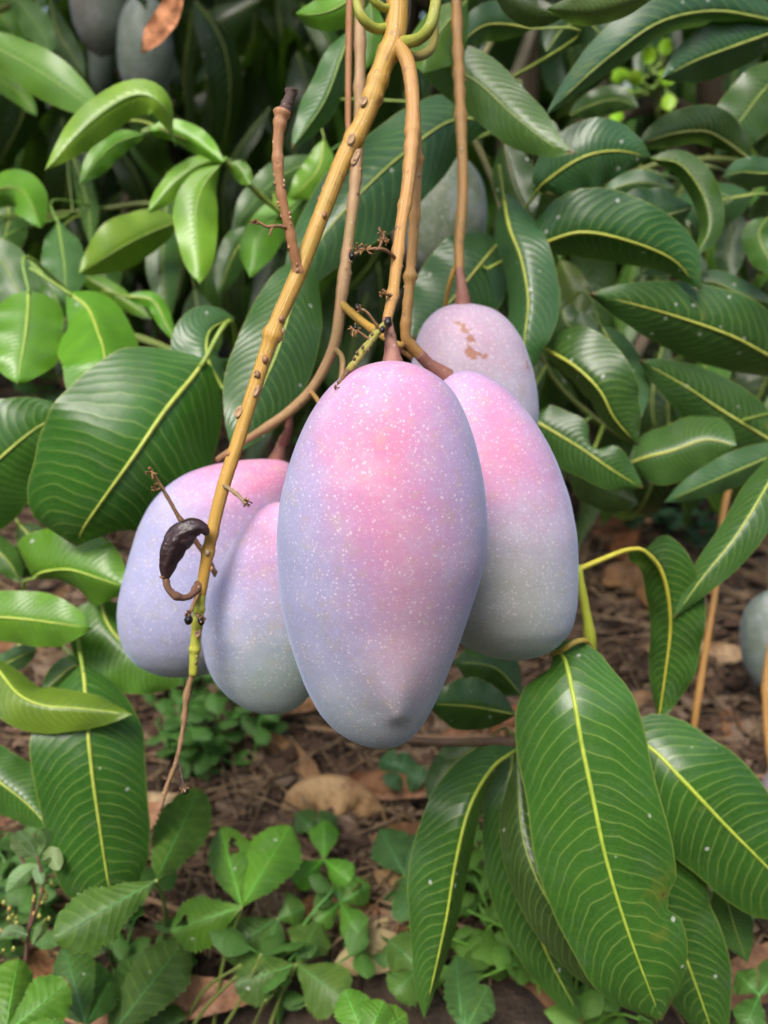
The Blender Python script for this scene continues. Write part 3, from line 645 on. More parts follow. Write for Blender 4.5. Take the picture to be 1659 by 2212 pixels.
nodules(fb, [(862, 95, .369), (884, 150, .362), (892, 250, .358), (882, 390, .352), (868, 480, .346), (857, 570, .338), (848, 640, .330), (836, 692, .323)], [17, 16, 15, 14, 13, 13, 12, 11], 9)
nodules(fb, [(890, 180, .366), (901, 320, .366), (897, 450, .366), (886, 600, .367), (876, 720, .369)], [10, 11, 11, 11, 11], 6)
nodules(fb, [(988, 80, .49), (994, 220, .48), (1000, 400, .47), (992, 520, .46), (992, 585, .453)], [11, 11, 11.5, 11, 10], 8)
nodules(fb, [(774, 300, .416), (764, 430, .414), (748, 560, .412), (736, 655, .41), (722, 745, .41), (684, 825, .412), (636, 880, .416), (585, 917, .42)], [12] * 8, 8)
nodules(fb, spur, [13, 11.5, 11, 10.5, 10.5, 11.5, 13, 16], 18)
nodules(fb, [(434, 1278, .355), (428, 1330, .3555), (421, 1400, .357), (417, 1458, .358)], [12, 11.5, 11, 9], 5)
BR = (.30, .17, .08)
twiglet(fb, [(622, 492, .352), (600, 488, .349), (578, 490, .347), (562, 482, .346), (549, 478, .346)], [5, 4, 3.5, 3, 3], BR, [(552, 480, .346, 11)])
twiglet(fb, [(590, 488, .348), (585, 500, .347), (582, 510, .347)], [2.5, 2.5, 2.5], BR)
twiglet(fb, [(852, 556, .336), (832, 540, .331), (808, 538, .328), (785, 540, .327), (765, 550, .326)], [4, 4, 3.5, 3, 3], BR, [(790, 540, .327, 17), (772, 538, .327, 13), (828, 520, .330, 12)])
twiglet(fb, [(818, 538, .329), (828, 515, .330), (826, 500, .330)], [3, 3, 2.5], BR, [(826, 500, .33, 12)])
bud(fb, 760, 553, .326, 7)
twiglet(fb, [(856, 640, .330), (838, 636, .326), (826, 632, .325)], [4, 3, 3], BR, [(828, 634, .325, 10)])
tg = twiglet(fb, [(842, 694, .320), (820, 712, .313), (796, 742, .308), (772, 775, .305), (752, 800, .304)], [7, 8, 8.5, 8, 7], (.40, .38, .09))
twiglet(fb, [(752, 798, .304), (740, 818, .303), (728, 840, .303)], [6, 5, 4], (.22, .13, .07), [(728, 838, .303, 6)])
bud(fb, 838, 696, .312, 9, (.03, .02, .022)); bud(fb, 826, 712, .309, 6)
twiglet(fb, [(820, 712, .311), (805, 690, .309), (790, 672, .308), (775, 668, .308)], [3.5, 3, 3, 2.5], BR, [(778, 668, .308, 9)])
bud(fb, 772, 664, .308, 6)
twiglet(fb, [(800, 736, .308), (782, 722, .307), (768, 712, .306)], [3, 3, 3], BR, [(765, 712, .306, 15)])
bud(fb, 768, 708, .306, 5)
for x, y in ((806, 722), (784, 750), (765, 774), (792, 756), (776, 762)): bud(fb, x + RNG.uniform(-5, 5), y, .3035, 3.6, (.20, .12, .06), 'node_scale')
twiglet(fb, [(466, 1243, .385), (440, 1195, .375), (395, 1130, .365), (365, 1080, .360), (345, 1045, .358), (326, 1018, .357)], [6, 6, 5, 4.5, 4, 3.5], BR, [(328, 1020, .357, 13), (336, 1054, .357, 12)])
twiglet(fb, [(482, 1048, .352), (505, 1062, .347), (522, 1078, .345), (532, 1088, .344)], [4, 4, 4, 5.5], (.36, .26, .16), [(533, 1084, .344, 11)])
twiglet(fb, [(430, 1278, .353), (420, 1300, .349), (412, 1320, .347), (407, 1335, .346)], [5, 4, 3, 3], BR, [(408, 1325, .346, 9)])
bud(fb, 407, 1338, .346, 9); bud(fb, 434, 1340, .346, 8)
twiglet(fb, [(424, 1325, .353), (432, 1338, .347), (442, 1340, .346)], [3, 3, 3], BR, [(438, 1338, .346, 9)])
twiglet(fb, [(384, 1640, .364), (392, 1672, .363), (398, 1702, .362)], [2, 2, 2], (.1, .07, .06), [(398, 1704, .362, 10)])
bud(fb, 402, 1708, .3615, 6)
# shrivelled fruit
sx = [(357, 1252), (362, 1225), (372, 1190), (390, 1160), (415, 1142), (438, 1142), (448, 1155)]
rr = [7, 17, 24, 28, 27, 19, 5]
sf = thing('shrivelled_mango', P(357, 1252, .345), 'shrivelled blackish brown fruitlet curled beside the yellow stalk', 'dried fruit')
pp = spline([P(x, y, .345) for x, y in sx], 40); rq = np.interp(np.linspace(0, 1, 40), np.linspace(0, 1, 7), np.array(rr) * .345 / FPX)
V, F, uv = tube_geo(pp, rq, sides=22, n=40)
cen = pp.mean(0); th = np.arange(len(V) - 2) % 22; V = np.asarray(V)
axisv = pp[np.minimum(np.arange(len(V) - 2) // 22, 39)]
wr = 1 + .13 * np.sin(th * 6.283 / 22 * 6 + np.sin(np.arange(len(V) - 2) // 22 * .35) * 1.4) + RNG.normal(0, .015, len(V) - 2)
V[:-2] = axisv + (V[:-2] - axisv) * wr[:, None]
mesh_obj('wrinkled_skin', V, F, M_SHRIV, sf, origin=pp[0], tint=(.040, .020, .022), uv=uv)
ptube('stalk', [(357, 1250, .345), (364, 1272, .344), (382, 1288, .345), (405, 1290, .348), (420, 1278, .351), (430, 1262, .354)], [6.5, 7.5, 8, 7, 8, 11], M_DRY, sf, (.18, .095, .06), sides=10, rough=.07, nodes=5, n=34)
ptube('stalk_spike', [(357, 1250, .345), (349, 1247, .343), (345, 1246, .343)], [4, 3, 2], M_DRY, sf, BR, sides=5)

# ------------------------------------------------------------------ leafy branches, leaf by leaf
B, S_ = branch('fresh young shoot of light green arching leaves against the dark shade', [(620, 470, .64), (560, 420, .625), (490, 352, .60), (430, 318, .595), (372, 290, .58), (300, 262, .60), (215, 268, .63)], [6, 6, 6, 5, 4, 4, 3], (.22, .30, .05))
leaf(B, [(372, 290), (345, 222), (285, 207), (195, 265), (97, 368)], [.565, .55, .55, .545, .54], (44, 34), YOUNG, fold=18, specks=0, rib=(.2, .33, .07), ribw=2.5, stem=S_)
leaf(B, [(310, 290), (262, 305), (225, 332), (172, 398)], [.59, .57], (28, 26), FRESH, specks=0, rib=(.2, .33, .07), ribw=2.2, stem=S_)
leaf(B, [(318, 284), (372, 284), (420, 305), (484, 350)], [.585, .58], (30, 24), YOUNG, fold=25, specks=0, rib=None, stem=S_)
leaf(B, [(486, 346), (440, 352), (385, 388), (318, 460)], [.59, .575], (30, 24), YOUNG, fold=15, specks=0, rib=(.2, .35, .06), ribw=2.2, stem=S_)
leaf(B, [(474, 358), (440, 400), (424, 460), (428, 540), (430, 614)], [.585, .57], (46, 48), YOUNG, fold=12, specks=0, rib=(.30, .45, .08), ribw=2.5, stem=S_, wave=.1)
leaf(B, [(495, 352), (520, 372), (540, 400)], [.6, .6], (22, 20), FRESH, specks=0, rib=None, stem=S_)
leaf(B, [(690, 340), (610, 380), (555, 430), (500, 500)], [.66, .64], (36, 36), (.075, .19, .065), specks=0, rib=(.2, .33, .08), ribw=2.5, stem=S_)
leaf(B, [(660, 420), (600, 470), (560, 520), (540, 600)], [.65, .62], (45, 40), FRESH, specks=0, rib=(.2, .33, .08), ribw=2.5, stem=S_)
leaf(B, [(560, 430), (535, 500), (500, 560), (470, 640)], [.68, .66], (34, 34), MID, specks=0, ribw=2.5, stem=S_)

B, S_ = branch('broad lit leaves crowding one stem above the big rounded leaf', [(-80, 470, .80), (60, 470, .76), (200, 455, .74), (330, 440, .73), (420, 470, .72)], [7, 7, 6, 6, 5])
leaf(B, [(392, 476), (330, 500), (260, 535), (172, 590)], [.66, .62], (46, 58), LIME, fold=12, specks=0, rib=(.28, .42, .08), ribw=2.5, stem=S_)
leaf(B, [(362, 400), (358, 480), (352, 580), (362, 705)], [.70, .66], (36, 36), MID, specks=0, rib=RIBD, ribw=2.2, stem=S_)
leaf(B, [(155, 330), (178, 400), (192, 460), (196, 530)], [.74, .70], (22, 20), MID, specks=0, rib=RIBD, ribw=2, stem=S_)
leaf(B, [(125, 480), (132, 520), (140, 580), (143, 660)], [.66, .62], (46, 46), (.06, .18, .06), specks=.02, rib=(.28, .42, .08), ribw=3, stem=S_)
leaf(B, [(-60, 440), (10, 405), (55, 420), (88, 490)], [.68, .64], (34, 50), FRESH, specks=0, rib=RIBD, ribw=2.5, stem=S_)
leaf(B, [(-50, 520), (0, 560), (30, 610), (60, 690)], [.62, .6], (50, 50), (.08, .20, .075), specks=0, rib=RIBD, ribw=2.5, stem=S_)
leaf(B, [(60, 560), (100, 600), (120, 640), (150, 720)], [.68, .66], (30, 40), MID, specks=0, rib=(.28, .42, .08), ribw=3, stem=S_)
leaf(B, [(260, 470), (232, 550), (225, 620), (235, 720)], [.74, .72], (36, 36), MID, specks=0, ribw=2, stem=S_)
leaf(B, [(420, 620), (430, 680), (445, 720), (450, 790)], [.72, .7], (36, 36), MID, specks=0, ribw=2, stem=S_)
leaf(B, [(10, 420), (20, 470), (10, 520), (15, 580)], [.74, .72], (40, 40), MID, specks=0, ribw=2, stem=S_)
leaf(B, [(170, 560), (190, 600), (240, 630), (330, 690)], [.7, .7], (20, 22), FRESH, specks=0, ribw=2, stem=S_)

B, S_ = branch('large light green leaves sweeping out past the deep shade', [(-120, 60, .80), (-20, 30, .78), (60, -10, .76), (140, -60, .76)], [7, 7, 6, 6])
leaf(B, [(-70, 75), (0, 108), (90, 158), (185, 222), (232, 250)], [.66, .63], (48, 48), FRESH, specks=0, rib=(.26, .40, .09), ribw=2.6, stem=S_)
leaf(B, [(20, -20), (62, 30), (95, 80), (110, 118)], [.74, .72], (32, 32), (.10, .22, .07), specks=0, rib=(.26, .40, .09), ribw=2, stem=S_)
leaf(B, [(-40, -30), (0, 30), (25, 70), (40, 120)], [.8, .78], (36, 36), FRESH, specks=0, ribw=2, stem=S_)
leaf(B, [(110, 0), (122, 60), (150, 110), (185, 165)], [.82, .80], (26, 26), (.08, .17, .07), specks=0, ribw=2, stem=S_)
leaf(B, [(-60, 160), (0, 175), (40, 200), (80, 250)], [.80, .78], (24, 24), FRESH, specks=0, ribw=2, stem=S_)

B, S_ = branch('stem bearing the big rounded leaf beside the lavender mango', [(-100, 690, .68), (60, 690, .67), (190, 700, .66), (330, 740, .64), (440, 790, .60), (520, 830, .58)], [8, 8, 7, 7, 6, 5], (.16, .22, .05))
leaf(B, [(62, 628), (60, 680), (52, 745), (36, 830)], [.575, .545], (78, 74), FRESH, prof='blunt', fold=8, specks=.01, rib=(.34, .46, .08), ribw=4.5, stem=S_)
leaf(B, [(146, 632), (188, 664), (212, 718), (226, 785), (200, 905)], [.575, .57, .55, .53, .53], (72, 92), FRESH, fold=12, prof='blunt2', specks=.01, rib=(.36, .46, .07), ribw=5, stem=S_)
leaf(B, [(-150, 1120), (-90, 1075), (0, 990), (72, 930), (150, 882)], [.49, .50, .51, .52, .525], (116, 112), (.030, .135, .036), prof='blunt', fold=8, specks=.02, rib=RIB, ribw=5.5)
leaf(B, [(442, 778), (418, 812), (355, 890), (290, 985), (222, 1080), (180, 1142), (166, 1180)], [.50, .495, .48, .472, .475, .485, .50], (168, 188), (.026, .135, .026), prof='blunt2', fold=9, specks=.015, rib=RIB, ribw=7, veins=20, stem=S_, wave=.035, jit=.03)
leaf(B, [(482, 840), (456, 795), (446, 755), (456, 712), (505, 684)], [.53, .525, .525, .535, .55], (74, 46), (.045, .145, .062), specks=.02, rib=(.38, .46, .08), ribw=4.5, stem=S_, notch=None)
leaf(B, [(665, 550), (636, 640), (600, 758), (560, 850), (528, 928), (505, 985)], [.53, .51, .495, .485, .475, .47], (88, 92), (.026, .105, .040), fold=14, specks=.05, rib=(.34, .44, .09), ribw=4.5, stem=S_)
leaf(B, [(270, 640), (330, 650), (360, 700), (380, 740)], [.62, .62], (18, 20), FRESH, specks=0, rib=RIB, ribw=3, stem=S_)

B, S_ = branch('low stem with yellowish curled leaves and one long drooping leaf', [(-160, 1300, .60), (-40, 1290, .58), (60, 1330, .57), (160, 1420, .56), (190, 1440, .555)], [8, 8, 7, 6, 6])
leaf(B, [(72, 1250), (95, 1236), (150, 1231), (215, 1250), (282, 1272)], [.53, .515, .505, .50, .50], (96, 66), FRESH, prof='blunt', fold=10, specks=.02, rib=(.38, .50, .08), ribw=4.5, stem=S_)
leaf(B, [(-70, 1340), (0, 1334), (75, 1340), (150, 1350), (197, 1355)], [.50, .485], (62, 56), (.10, .245, .030), prof='blunt', fold=10, specks=.02, rib=(.42, .50, .09), ribw=4, stem=S_, wave=.09)
leaf(B, [(-30, 1410), (8, 1462), (46, 1504), (100, 1525), (170, 1530), (285, 1543)], [.49, .475, .465, .465, .47], (44, 60), (.115, .245, .028), fold=16, specks=.02, rib=(.42, .52, .07), ribw=4, stem=S_, wave=.08)
leaf(B, [(215, 1290), (232, 1345), (262, 1385), (320, 1430), (395, 1478)], [.535, .525, .52, .515, .52], (62, 92), (.055, .185, .032), prof='blunt', specks=.03, rib=RIB, ribw=4.5, stem=S_)
leaf(B, [(178, 1438), (183, 1475), (188, 1556), (196, 1640), (206, 1720), (232, 1895), (250, 1975)], [.50, .49, .475, .47, .47, .475, .485], (112, 116), (.024, .120, .026), prof='blunt2', fold=10, specks=.012, rib=RIB, ribw=6, veins=24, stem=S_, wave=.03, jit=.03)
leaf(B, [(-110, 1610), (-50, 1650), (0, 1690), (60, 1738), (112, 1795)], [.50, .49], (66, 50), (.026, .12, .026), specks=.012, rib=RIB, ribw=4, stem=None)
leaf(B, [(-30, 1452), (20, 1430), (50, 1415), (80, 1400)], [.54, .53], (26, 26), (.07, .17, .07), specks=.02, rib=RIB, ribw=3, stem=S_)
leaf(B, [(200, 1450), (160, 1440), (120, 1470), (90, 1500)], [.55, .54], (36, 30), (.035, .13, .04), specks=.02, rib=RIB, ribw=3, stem=S_)
leaf(B, [(-80, 1150), (-20, 1180), (20, 1215), (45, 1260)], [.60, .60], (30, 36), MID, specks=.02, ribw=3, stem=S_)
leaf(B, [(40, 1130), (70, 1170), (60, 1215), (30, 1250)], [.62, .62], (40, 40), DARK, specks=.02, ribw=3, stem=S_)

B, S_ = branch('long broad leaves hanging behind the fruit stalks', [(1060, 90, .66), (1020, 170, .64), (1000, 232, .615), (1075, 420, .62), (1082, 525, .60)], [8, 8, 8, 7, 6], (.2, .19, .08))
leaf(B, [(1075, 262), (975, 262), (865, 338), (775, 422), (690, 520), (612, 645)], [.585, .565, .55, .54, .535, .53], (105, 84), (.032, .115, .048), fold=8, specks=.04, rib=(.36, .42, .09), ribw=4.5, stem=S_, jit=.03)
leaf(B, [(1080, 520), (1050, 556), (1010, 605), (965, 660), (890, 730)], [.585, .565, .56, .555, .55], (88, 92), (.036, .120, .046), prof='blunt2', fold=8, specks=.04, rib=(.40, .42, .08), ribw=4.5, stem=S_)
leaf(B, [(908, 60), (930, 115), (1030, 178), (1110, 250), (1190, 312), (1244, 330)], [.52, .51, .50, .49, .485], (58, 62), (.085, .180, .050), fold=12, specks=.07, rib=(.28, .36, .09), ribw=3.5, stem=None)
leaf(B, [(1010, 0), (958, 60), (925, 110), (912, 158)], [.50, .49], (62, 48), (.07, .20, .04), specks=.04, rib=(.3, .4, .08), ribw=3, stem=None)
leaf(B, [(1150, 62), (1085, 52), (1040, 58), (996, 92)], [.55, .54], (34, 44), (.050, .145, .075), specks=.08, rib=(.42, .44, .08), ribw=3.5, stem=S_)
leaf(B, [(800, -40), (740, 10), (690, 30), (638, 30)], [.47, .46], (42, 34), FRESH, specks=0, rib=(.3, .42, .09), ribw=3)
leaf(B, [(760, 60), (735, 130), (700, 220), (630, 322)], [.52, .50], (30, 44), (.050, .155, .045), fold=25, specks=.0, rib=(.3, .4, .1), ribw=2.5)
leaf(B, [(800, 0), (805, 60), (800, 110), (790, 150)], [.44, .44], (26, 26), FRESH, specks=0, rib=(.3, .42, .09), ribw=2.5)
leaf(B, [(700, 300), (690, 360), (660, 400), (620, 430)], [.64, .63], (34, 34), FRESH, specks=0, ribw=2.5, stem=S_)

B, S_ = branch('dark bluish leaves with yellow midribs reaching out from beside the trunk', [(1790, 330, .74), (1640, 350, .70), (1540, 345, .68), (1430, 352, .66), (1300, 400, .66), (1160, 410, .64), (1085, 300, .65)], [8, 8, 7, 7, 7, 6, 6])
leaf(B, [(1720, 60), (1640, 38), (1540, 24), (1430, 46), (1330, 112), (1250, 180), (1180, 248)], [.56, .55, .54, .53, .53, .525, .52], (32, 58), (.034, .115, .060), fold=14, flipB=1, specks=.06, rib=(.34, .40, .09), ribw=4)
leaf(B, [(1720, 52), (1659, 74), (1580, 102), (1500, 132), (1430, 168)], [.56, .55], (50, 62), BLUE, fold=10, specks=.08, rib=(.36, .42, .09), ribw=4)
leaf(B, [(1720, 130), (1650, 195), (1600, 260), (1545, 335)], [.64, .62], (62, 62), (.022, .075, .022), specks=.03, rib=RIBD, ribw=3)
leaf(B, [(1625, 348), (1560, 300), (1515, 283), (1450, 290), (1378, 312)], [.62, .60], (30, 52), DARK, fold=12, specks=.05, rib=(.30, .33, .09), ribw=3.5, stem=S_)
leaf(B, [(1158, 416), (1180, 392), (1255, 342), (1330, 326), (1408, 340)], [.565, .555, .545, .545, .55], (72, 74), (.030, .120, .055), fold=10, specks=.10, rib=(.44, .46, .075), ribw=5, stem=S_)
leaf(B, [(1088, 305), (1102, 370), (1120, 425), (1155, 480)], [.585, .58], (52, 44), DARK, specks=.06, rib=(.20, .19, .10), ribw=3.5, stem=S_)
leaf(B, [(1120, 545), (1175, 525), (1255, 502), (1355, 520), (1455, 562), (1512, 628)], [.545, .53, .52, .52, .525, .53], (92, 56), (.030, .118, .045), fold=12, specks=.12, rib=(.44, .46, .07), ribw=5, stem=S_)
leaf(B, [(1495, 450), (1430, 468), (1380, 482), (1310, 510)], [.59, .575], (60, 70), (.026, .080, .050), specks=.06, rib=(.22, .26, .10), ribw=3, stem=S_)
leaf(B, [(1405, 342), (1470, 356), (1518, 420), (1532, 492), (1505, 552)], [.565, .555], (36, 26), (.026, .100, .022), fold=25, specks=.03, rib=RIBD, ribw=2.5, stem=S_)
leaf(B, [(1630, 420), (1560, 432), (1500, 448), (1470, 470)], [.62, .60], (58, 42), (.030, .105, .052), specks=.05, rib=(.34, .4, .09), ribw=3.5, stem=S_)
leaf(B, [(1720, 372), (1650, 375), (1600, 372), (1560, 382)], [.56, .55], (30, 34), (.045, .125, .065), specks=.03, rib=RIBD, ribw=3)
leaf(B, [(1300, 420), (1350, 400), (1400, 395), (1460, 410)], [.64, .63], (26, 30), (.05, .13, .07), specks=.03, rib=RIBD, ribw=2.5, stem=S_)
leaf(B, [(1180, 110), (1220, 60), (1270, 50), (1330, 110)], [.66, .65], (50, 46), (.024, .07, .05), specks=.05, rib=RIBD, ribw=2.5)
leaf(B, [(1060, -40), (1110, 5), (1160, 30), (1225, 34)], [.46, .45], (34, 30), DEEP_SHADE, specks=.02, rib=None)
leaf(B, [(1440, -30), (1350, 5), (1270, 25), (1180, 20)], [.45, .44], (30, 44), (.085, .15, .055), specks=.02, rib=None)
leaf(B, [(1330, 60), (1380, 45), (1410, 50), (1425, 65)], [.56, .55], (40, 30), (.06, .16, .07), specks=.02, rib=RIBD, ribw=3)
leaf(B, [(1659, 470), (1640, 500), (1650, 540), (1690, 600)], [.60, .58], (36, 36), (.04, .15, .04), specks=.02, rib=RIBD, ribw=3)
leaf(B, [(1560, 440), (1580, 500), (1575, 560), (1580, 610)], [.70, .69], (34, 34), DARK, specks=.02, rib=RIBD, ribw=2, stem=S_)
leaf(B, [(1230, 250), (1270, 230), (1330, 215), (1380, 230)], [.74, .72], (30, 30), DARK, specks=.02, rib=RIBD, ribw=2)
leaf(B, [(1130, 210), (1150, 270), (1180, 300), (1210, 350)], [.64, .63], (34, 34), (.03, .10, .05), specks=.05, rib=(.3, .33, .1), ribw=2.5, stem=S_)

B, S_ = branch('speckled dark green leaves overlapping beside the mauve mango', [(1790, 830, .72), (1690, 860, .70), (1600, 940, .68), (1480, 940, .66), (1400, 960, .65), (1280, 900, .64), (1165, 760, .62), (1090, 430, .60)], [8, 8, 7, 7, 7, 6, 5, 4])
leaf(B, [(1088, 422), (1100, 490), (1126, 560), (1141, 650), (1133, 745), (1150, 800)], [.545, .53, .52, .515, .52], (66, 42), (.030, .118, .046), fold=12, specks=.08, rib=(.44, .46, .07), ribw=5, stem=S_, prof='blunt2')
leaf(B, [(1740, 815), (1659, 768), (1580, 726), (1480, 690), (1380, 660), (1272, 634)], [.58, .56, .545, .54, .535, .535], (76, 84), (.028, .105, .042), fold=10, specks=.08, rib=(.44, .45, .08), ribw=5, stem=S_, jit=.03)
leaf(B, [(1168, 748), (1184, 757), (1244, 793), (1296, 845), (1328, 905), (1382, 965)], [.545, .535, .52, .515, .52, .53], (84, 32), (.028, .110, .036), prof='blunt', fold=12, specks=.13, rib=(.44, .46, .07), ribw=5, stem=S_)
leaf(B, [(1296, 700), (1330, 760), (1358, 830), (1372, 925)], [.575, .565], (44, 48), (.032, .115, .046), specks=.12, rib=RIBD, ribw=3, stem=S_)
leaf(B, [(1720, 985), (1659, 948), (1555, 884), (1480, 834), (1382, 778)], [.575, .56], (60, 62), (.026, .092, .042), fold=10, specks=.05, rib=(.40, .43, .09), ribw=5, stem=S_)
leaf(B, [(1150, 905), (1164, 914), (1254, 968), (1319, 1013), (1390, 1056)], [.545, .535, .525, .53], (56, 56), (.024, .098, .036), prof='blunt', specks=.05, rib=(.44, .46, .08), ribw=4.5, stem=S_, notch=(1, .52, .08, .85))
leaf(B, [(1362, 1000), (1400, 987), (1455, 973), (1525, 950), (1590, 962)], [.575, .555], (58, 72), (.030, .110, .042), prof='blunt2', specks=.03, rib=(.44, .46, .08), ribw=4.5, stem=S_)
leaf(B, [(1730, 955), (1659, 988), (1550, 1035), (1436, 1084)], [.56, .54], (32, 42), (.035, .125, .045), specks=.03, rib=RIBD, ribw=3.5, stem=S_)
leaf(B, [(1720, 930), (1665, 1035), (1592, 1155), (1520, 1245), (1455, 1335)], [.50, .47, .46, .46, .465], (52, 42), (.030, .115, .042), specks=.06, rib=(.38, .44, .09), ribw=4.5, stem=S_, fold=14)
leaf(B, [(1210, 650), (1225, 700), (1260, 720), (1280, 760)], [.62, .61], (40, 40), DARK, specks=.05, rib=RIBD, ribw=3, stem=S_)
leaf(B, [(1210, 560), (1235, 620), (1250, 650), (1245, 690)], [.64, .63], (34, 34), (.07, .13, .03), specks=.05, rib=RIBD, ribw=2.5, stem=S_)
leaf(B, [(1230, 1000), (1290, 1045), (1340, 1075), (1380, 1090)], [.62, .61], (50, 50), DEEP_SHADE, specks=.02, rib=None, stem=S_)
leaf(B, [(1380, 590), (1420, 570), (1480, 560), (1530, 600)], [.62, .61], (30, 30), (.04, .11, .07), specks=.02, rib=RIBD, ribw=2.5)
leaf(B, [(1480, 620), (1540, 610), (1610, 640), (1680, 660)], [.62, .61], (30, 34), (.035, .11, .05), specks=.03, rib=RIBD, ribw=2.5)

B, S_ = branch('long glossy spotted leaves fanning down over the herbs', [(1247, 1222, .44), (1262, 1300, .442), (1274, 1395, .447), (1260, 1500, .47), (1180, 1590, .485), (1115, 1605, .485)], [8, 10, 11, 11, 11, 10], (.42, .48, .05))
ptube('twig', [(870, 1598, .50), (960, 1604, .495), (1060, 1602, .49), (1120, 1606, .485)], [9, 9, 9, 11], M_BARK, B, (.20, .12, .085), sides=9, rough=.03, nodes=3)
leaf(B, [(1246, 1232), (1305, 1207), (1356, 1188), (1394, 1191), (1426, 1228), (1443, 1285), (1448, 1360), (1437, 1456), (1422, 1560)], [.44, .445, .45, .455, .46, .465, .47, .475, .48], (2, 2), (.4, .4, .06), prof='mango', rib=(.48, .42, .05), ribw=6.5, name='leaf_stalk', nv=4)
leaf(B, [(1392, 1190), (1426, 1228), (1443, 1285), (1448, 1360), (1437, 1456), (1422, 1560)], [.454, .46, .465, .47, .475, .48], (72, 46), (.026, .105, .024), fold=14, specks=.02, rib=(.38, .44, .07), ribw=5, prof='blunt', wave=.1)
leaf(B, [(1190, 1405), (1217, 1418), (1239, 1506), (1255, 1600), (1279, 1715), (1309, 1855), (1349, 1990), (1394, 2115), (1430, 2205)], [.425, .415, .402, .397, .394, .393, .395, .40, .41], (142, 146), (.034, .145, .030), prof='blunt2', fold=9, specks=.055, rib=(.40, .50, .06), ribw=6.5, veins=25, wave=.028, arch=.14, notch=(1, .72, .035, .28), jit=.02)
leaf(B, [(1340, 1590), (1404, 1615), (1479, 1690), (1569, 1785), (1659, 1875), (1760, 1975)], [.46, .45, .44, .44, .445, .455], (120, 124), (.026, .120, .026), prof='blunt2', fold=9, specks=.055, rib=(.42, .50, .06), ribw=6, veins=22, stem=S_, wave=.03, jit=.03)
leaf(B, [(1370, 1620), (1392, 1740), (1434, 1955), (1474, 2050), (1504, 2130), (1560, 2290)], [.475, .465, .46, .46, .46, .465], (102, 96), (.022, .098, .024), fold=10, specks=.07, rib=(.40, .48, .06), ribw=5, veins=26, stem=S_, wave=.03, jit=.03)
leaf(B, [(1114, 1620), (1062, 1660), (1014, 1745), (984, 1865), (961, 2000), (916, 2200)], [.47, .455, .44, .435, .435, .44], (30, 96), (.028, .118, .026), fold=12, specks=.12, rib=(.42, .50, .06), ribw=5, veins=26, stem=S_, jit=.03)
leaf(B, [(1108, 1625), (1098, 1760), (1129, 1910), (1179, 2055), (1262, 2215)], [.49, .48, .475, .475, .48], (52, 72), (.020, .090, .022), fold=12, specks=.06, rib=(.36, .44, .06), ribw=4.5, veins=24, stem=S_, jit=.03)
leaf(B, [(1118, 1640), (1128, 1800), (1170, 1920), (1250, 2040), (1340, 2135), (1420, 2210)], [.455, .44, .43, .43, .435, .44], (80, 62), (.038, .100, .040), fold=18, specks=.05, rib=RIBD, ribw=3, veins=26, stem=S_)
leaf(B, [(1112, 1543), (1030, 1528), (985, 1524), (925, 1520)], [.50, .49], (52, 62), (.026, .095, .034), specks=.06, rib=(.36, .40, .07), ribw=3.5, stem=S_)
leaf(B, [(1125, 1500), (1080, 1450), (1040, 1435), (980, 1430)], [.51, .50], (60, 50), (.018, .065, .026), specks=.02, rib=RIBD, ribw=3, stem=S_)
leaf(B, [(1050, 1600), (985, 1645), (950, 1690), (932, 1745)], [.51, .50], (42, 40), (.032, .105, .026), specks=.05, rib=RIBD, ribw=3, stem=S_)
leaf(B, [(1100, 1610), (1070, 1640), (1050, 1700), (1040, 1760)], [.51, .50], (36, 36), (.026, .095, .026), specks=.05, rib=RIBD, ribw=3, stem=S_)
leaf(B, [(1560, 1900), (1580, 1980), (1600, 2040), (1615, 2080)], [.50, .50], (40, 40), (.03, .10, .04), specks=.02, rib=RIBD, ribw=3, stem=S_)

ptube('curled_margin', [(1188, 1416, .418), (1215, 1404, .414), (1240, 1388, .413), (1262, 1384, .418), (1276, 1398, .43)], [3.5, 6, 6.5, 6, 5], M_RIB, B, (.42, .30, .06), sides=8)
# small bright leaf tuft far back, seen in the gap; sunlight put into its tint
t, S_ = branch('bright sprig tinted to look sunlit in the gap between dark leaves', [(1440, 330, 1.0), (1420, 230, .98), (1430, 120, .95)], [5, 5, 4])
for x, y, a in ((1390, 180, 200), (1430, 120, 300), (1370, 200, 150), (1420, 160, 30), (1405, 140, 260), (1440, 200, 80), (1360, 165, 170), (1455, 250, 60), (1345, 230, 120)):
    x2, y2 = x + 40 * math.cos(math.radians(a)), y + 40 * math.sin(math.radians(a))
    leaf(t, [(x, y), ((x + x2) / 2, (y + y2) / 2 - 5), (x2, y2)], [.95, .94], (16, 16), (.26, .50, .03), specks=0, rib=None, stem=S_, nu=12, nv=4)

# thin orange flower stalks on the other side
for pp, lb in (([(1590, 1000, .70), (1562, 1110, .69), (1548, 1250, .68), (1540, 1310, .675), (1520, 1430, .67), (1497, 1590, .665), (1490, 1720, .70)], 'orange bare stalk rising from the litter beside the twisted leaf'), ([(1668, 1380, .66), (1656, 1456, .65), (1655, 1560, .64), (1668, 1665, .63)], 'short orange stalk carrying the pinkish mango tip')):
    t = thing('bare_stalk', P(*pp[-1]), lb, 'stalk'); ptube('stem', pp, [7] * len(pp), M_STEM, t, (.46, .24, .06), sides=9, rough=.03, nodes=3)

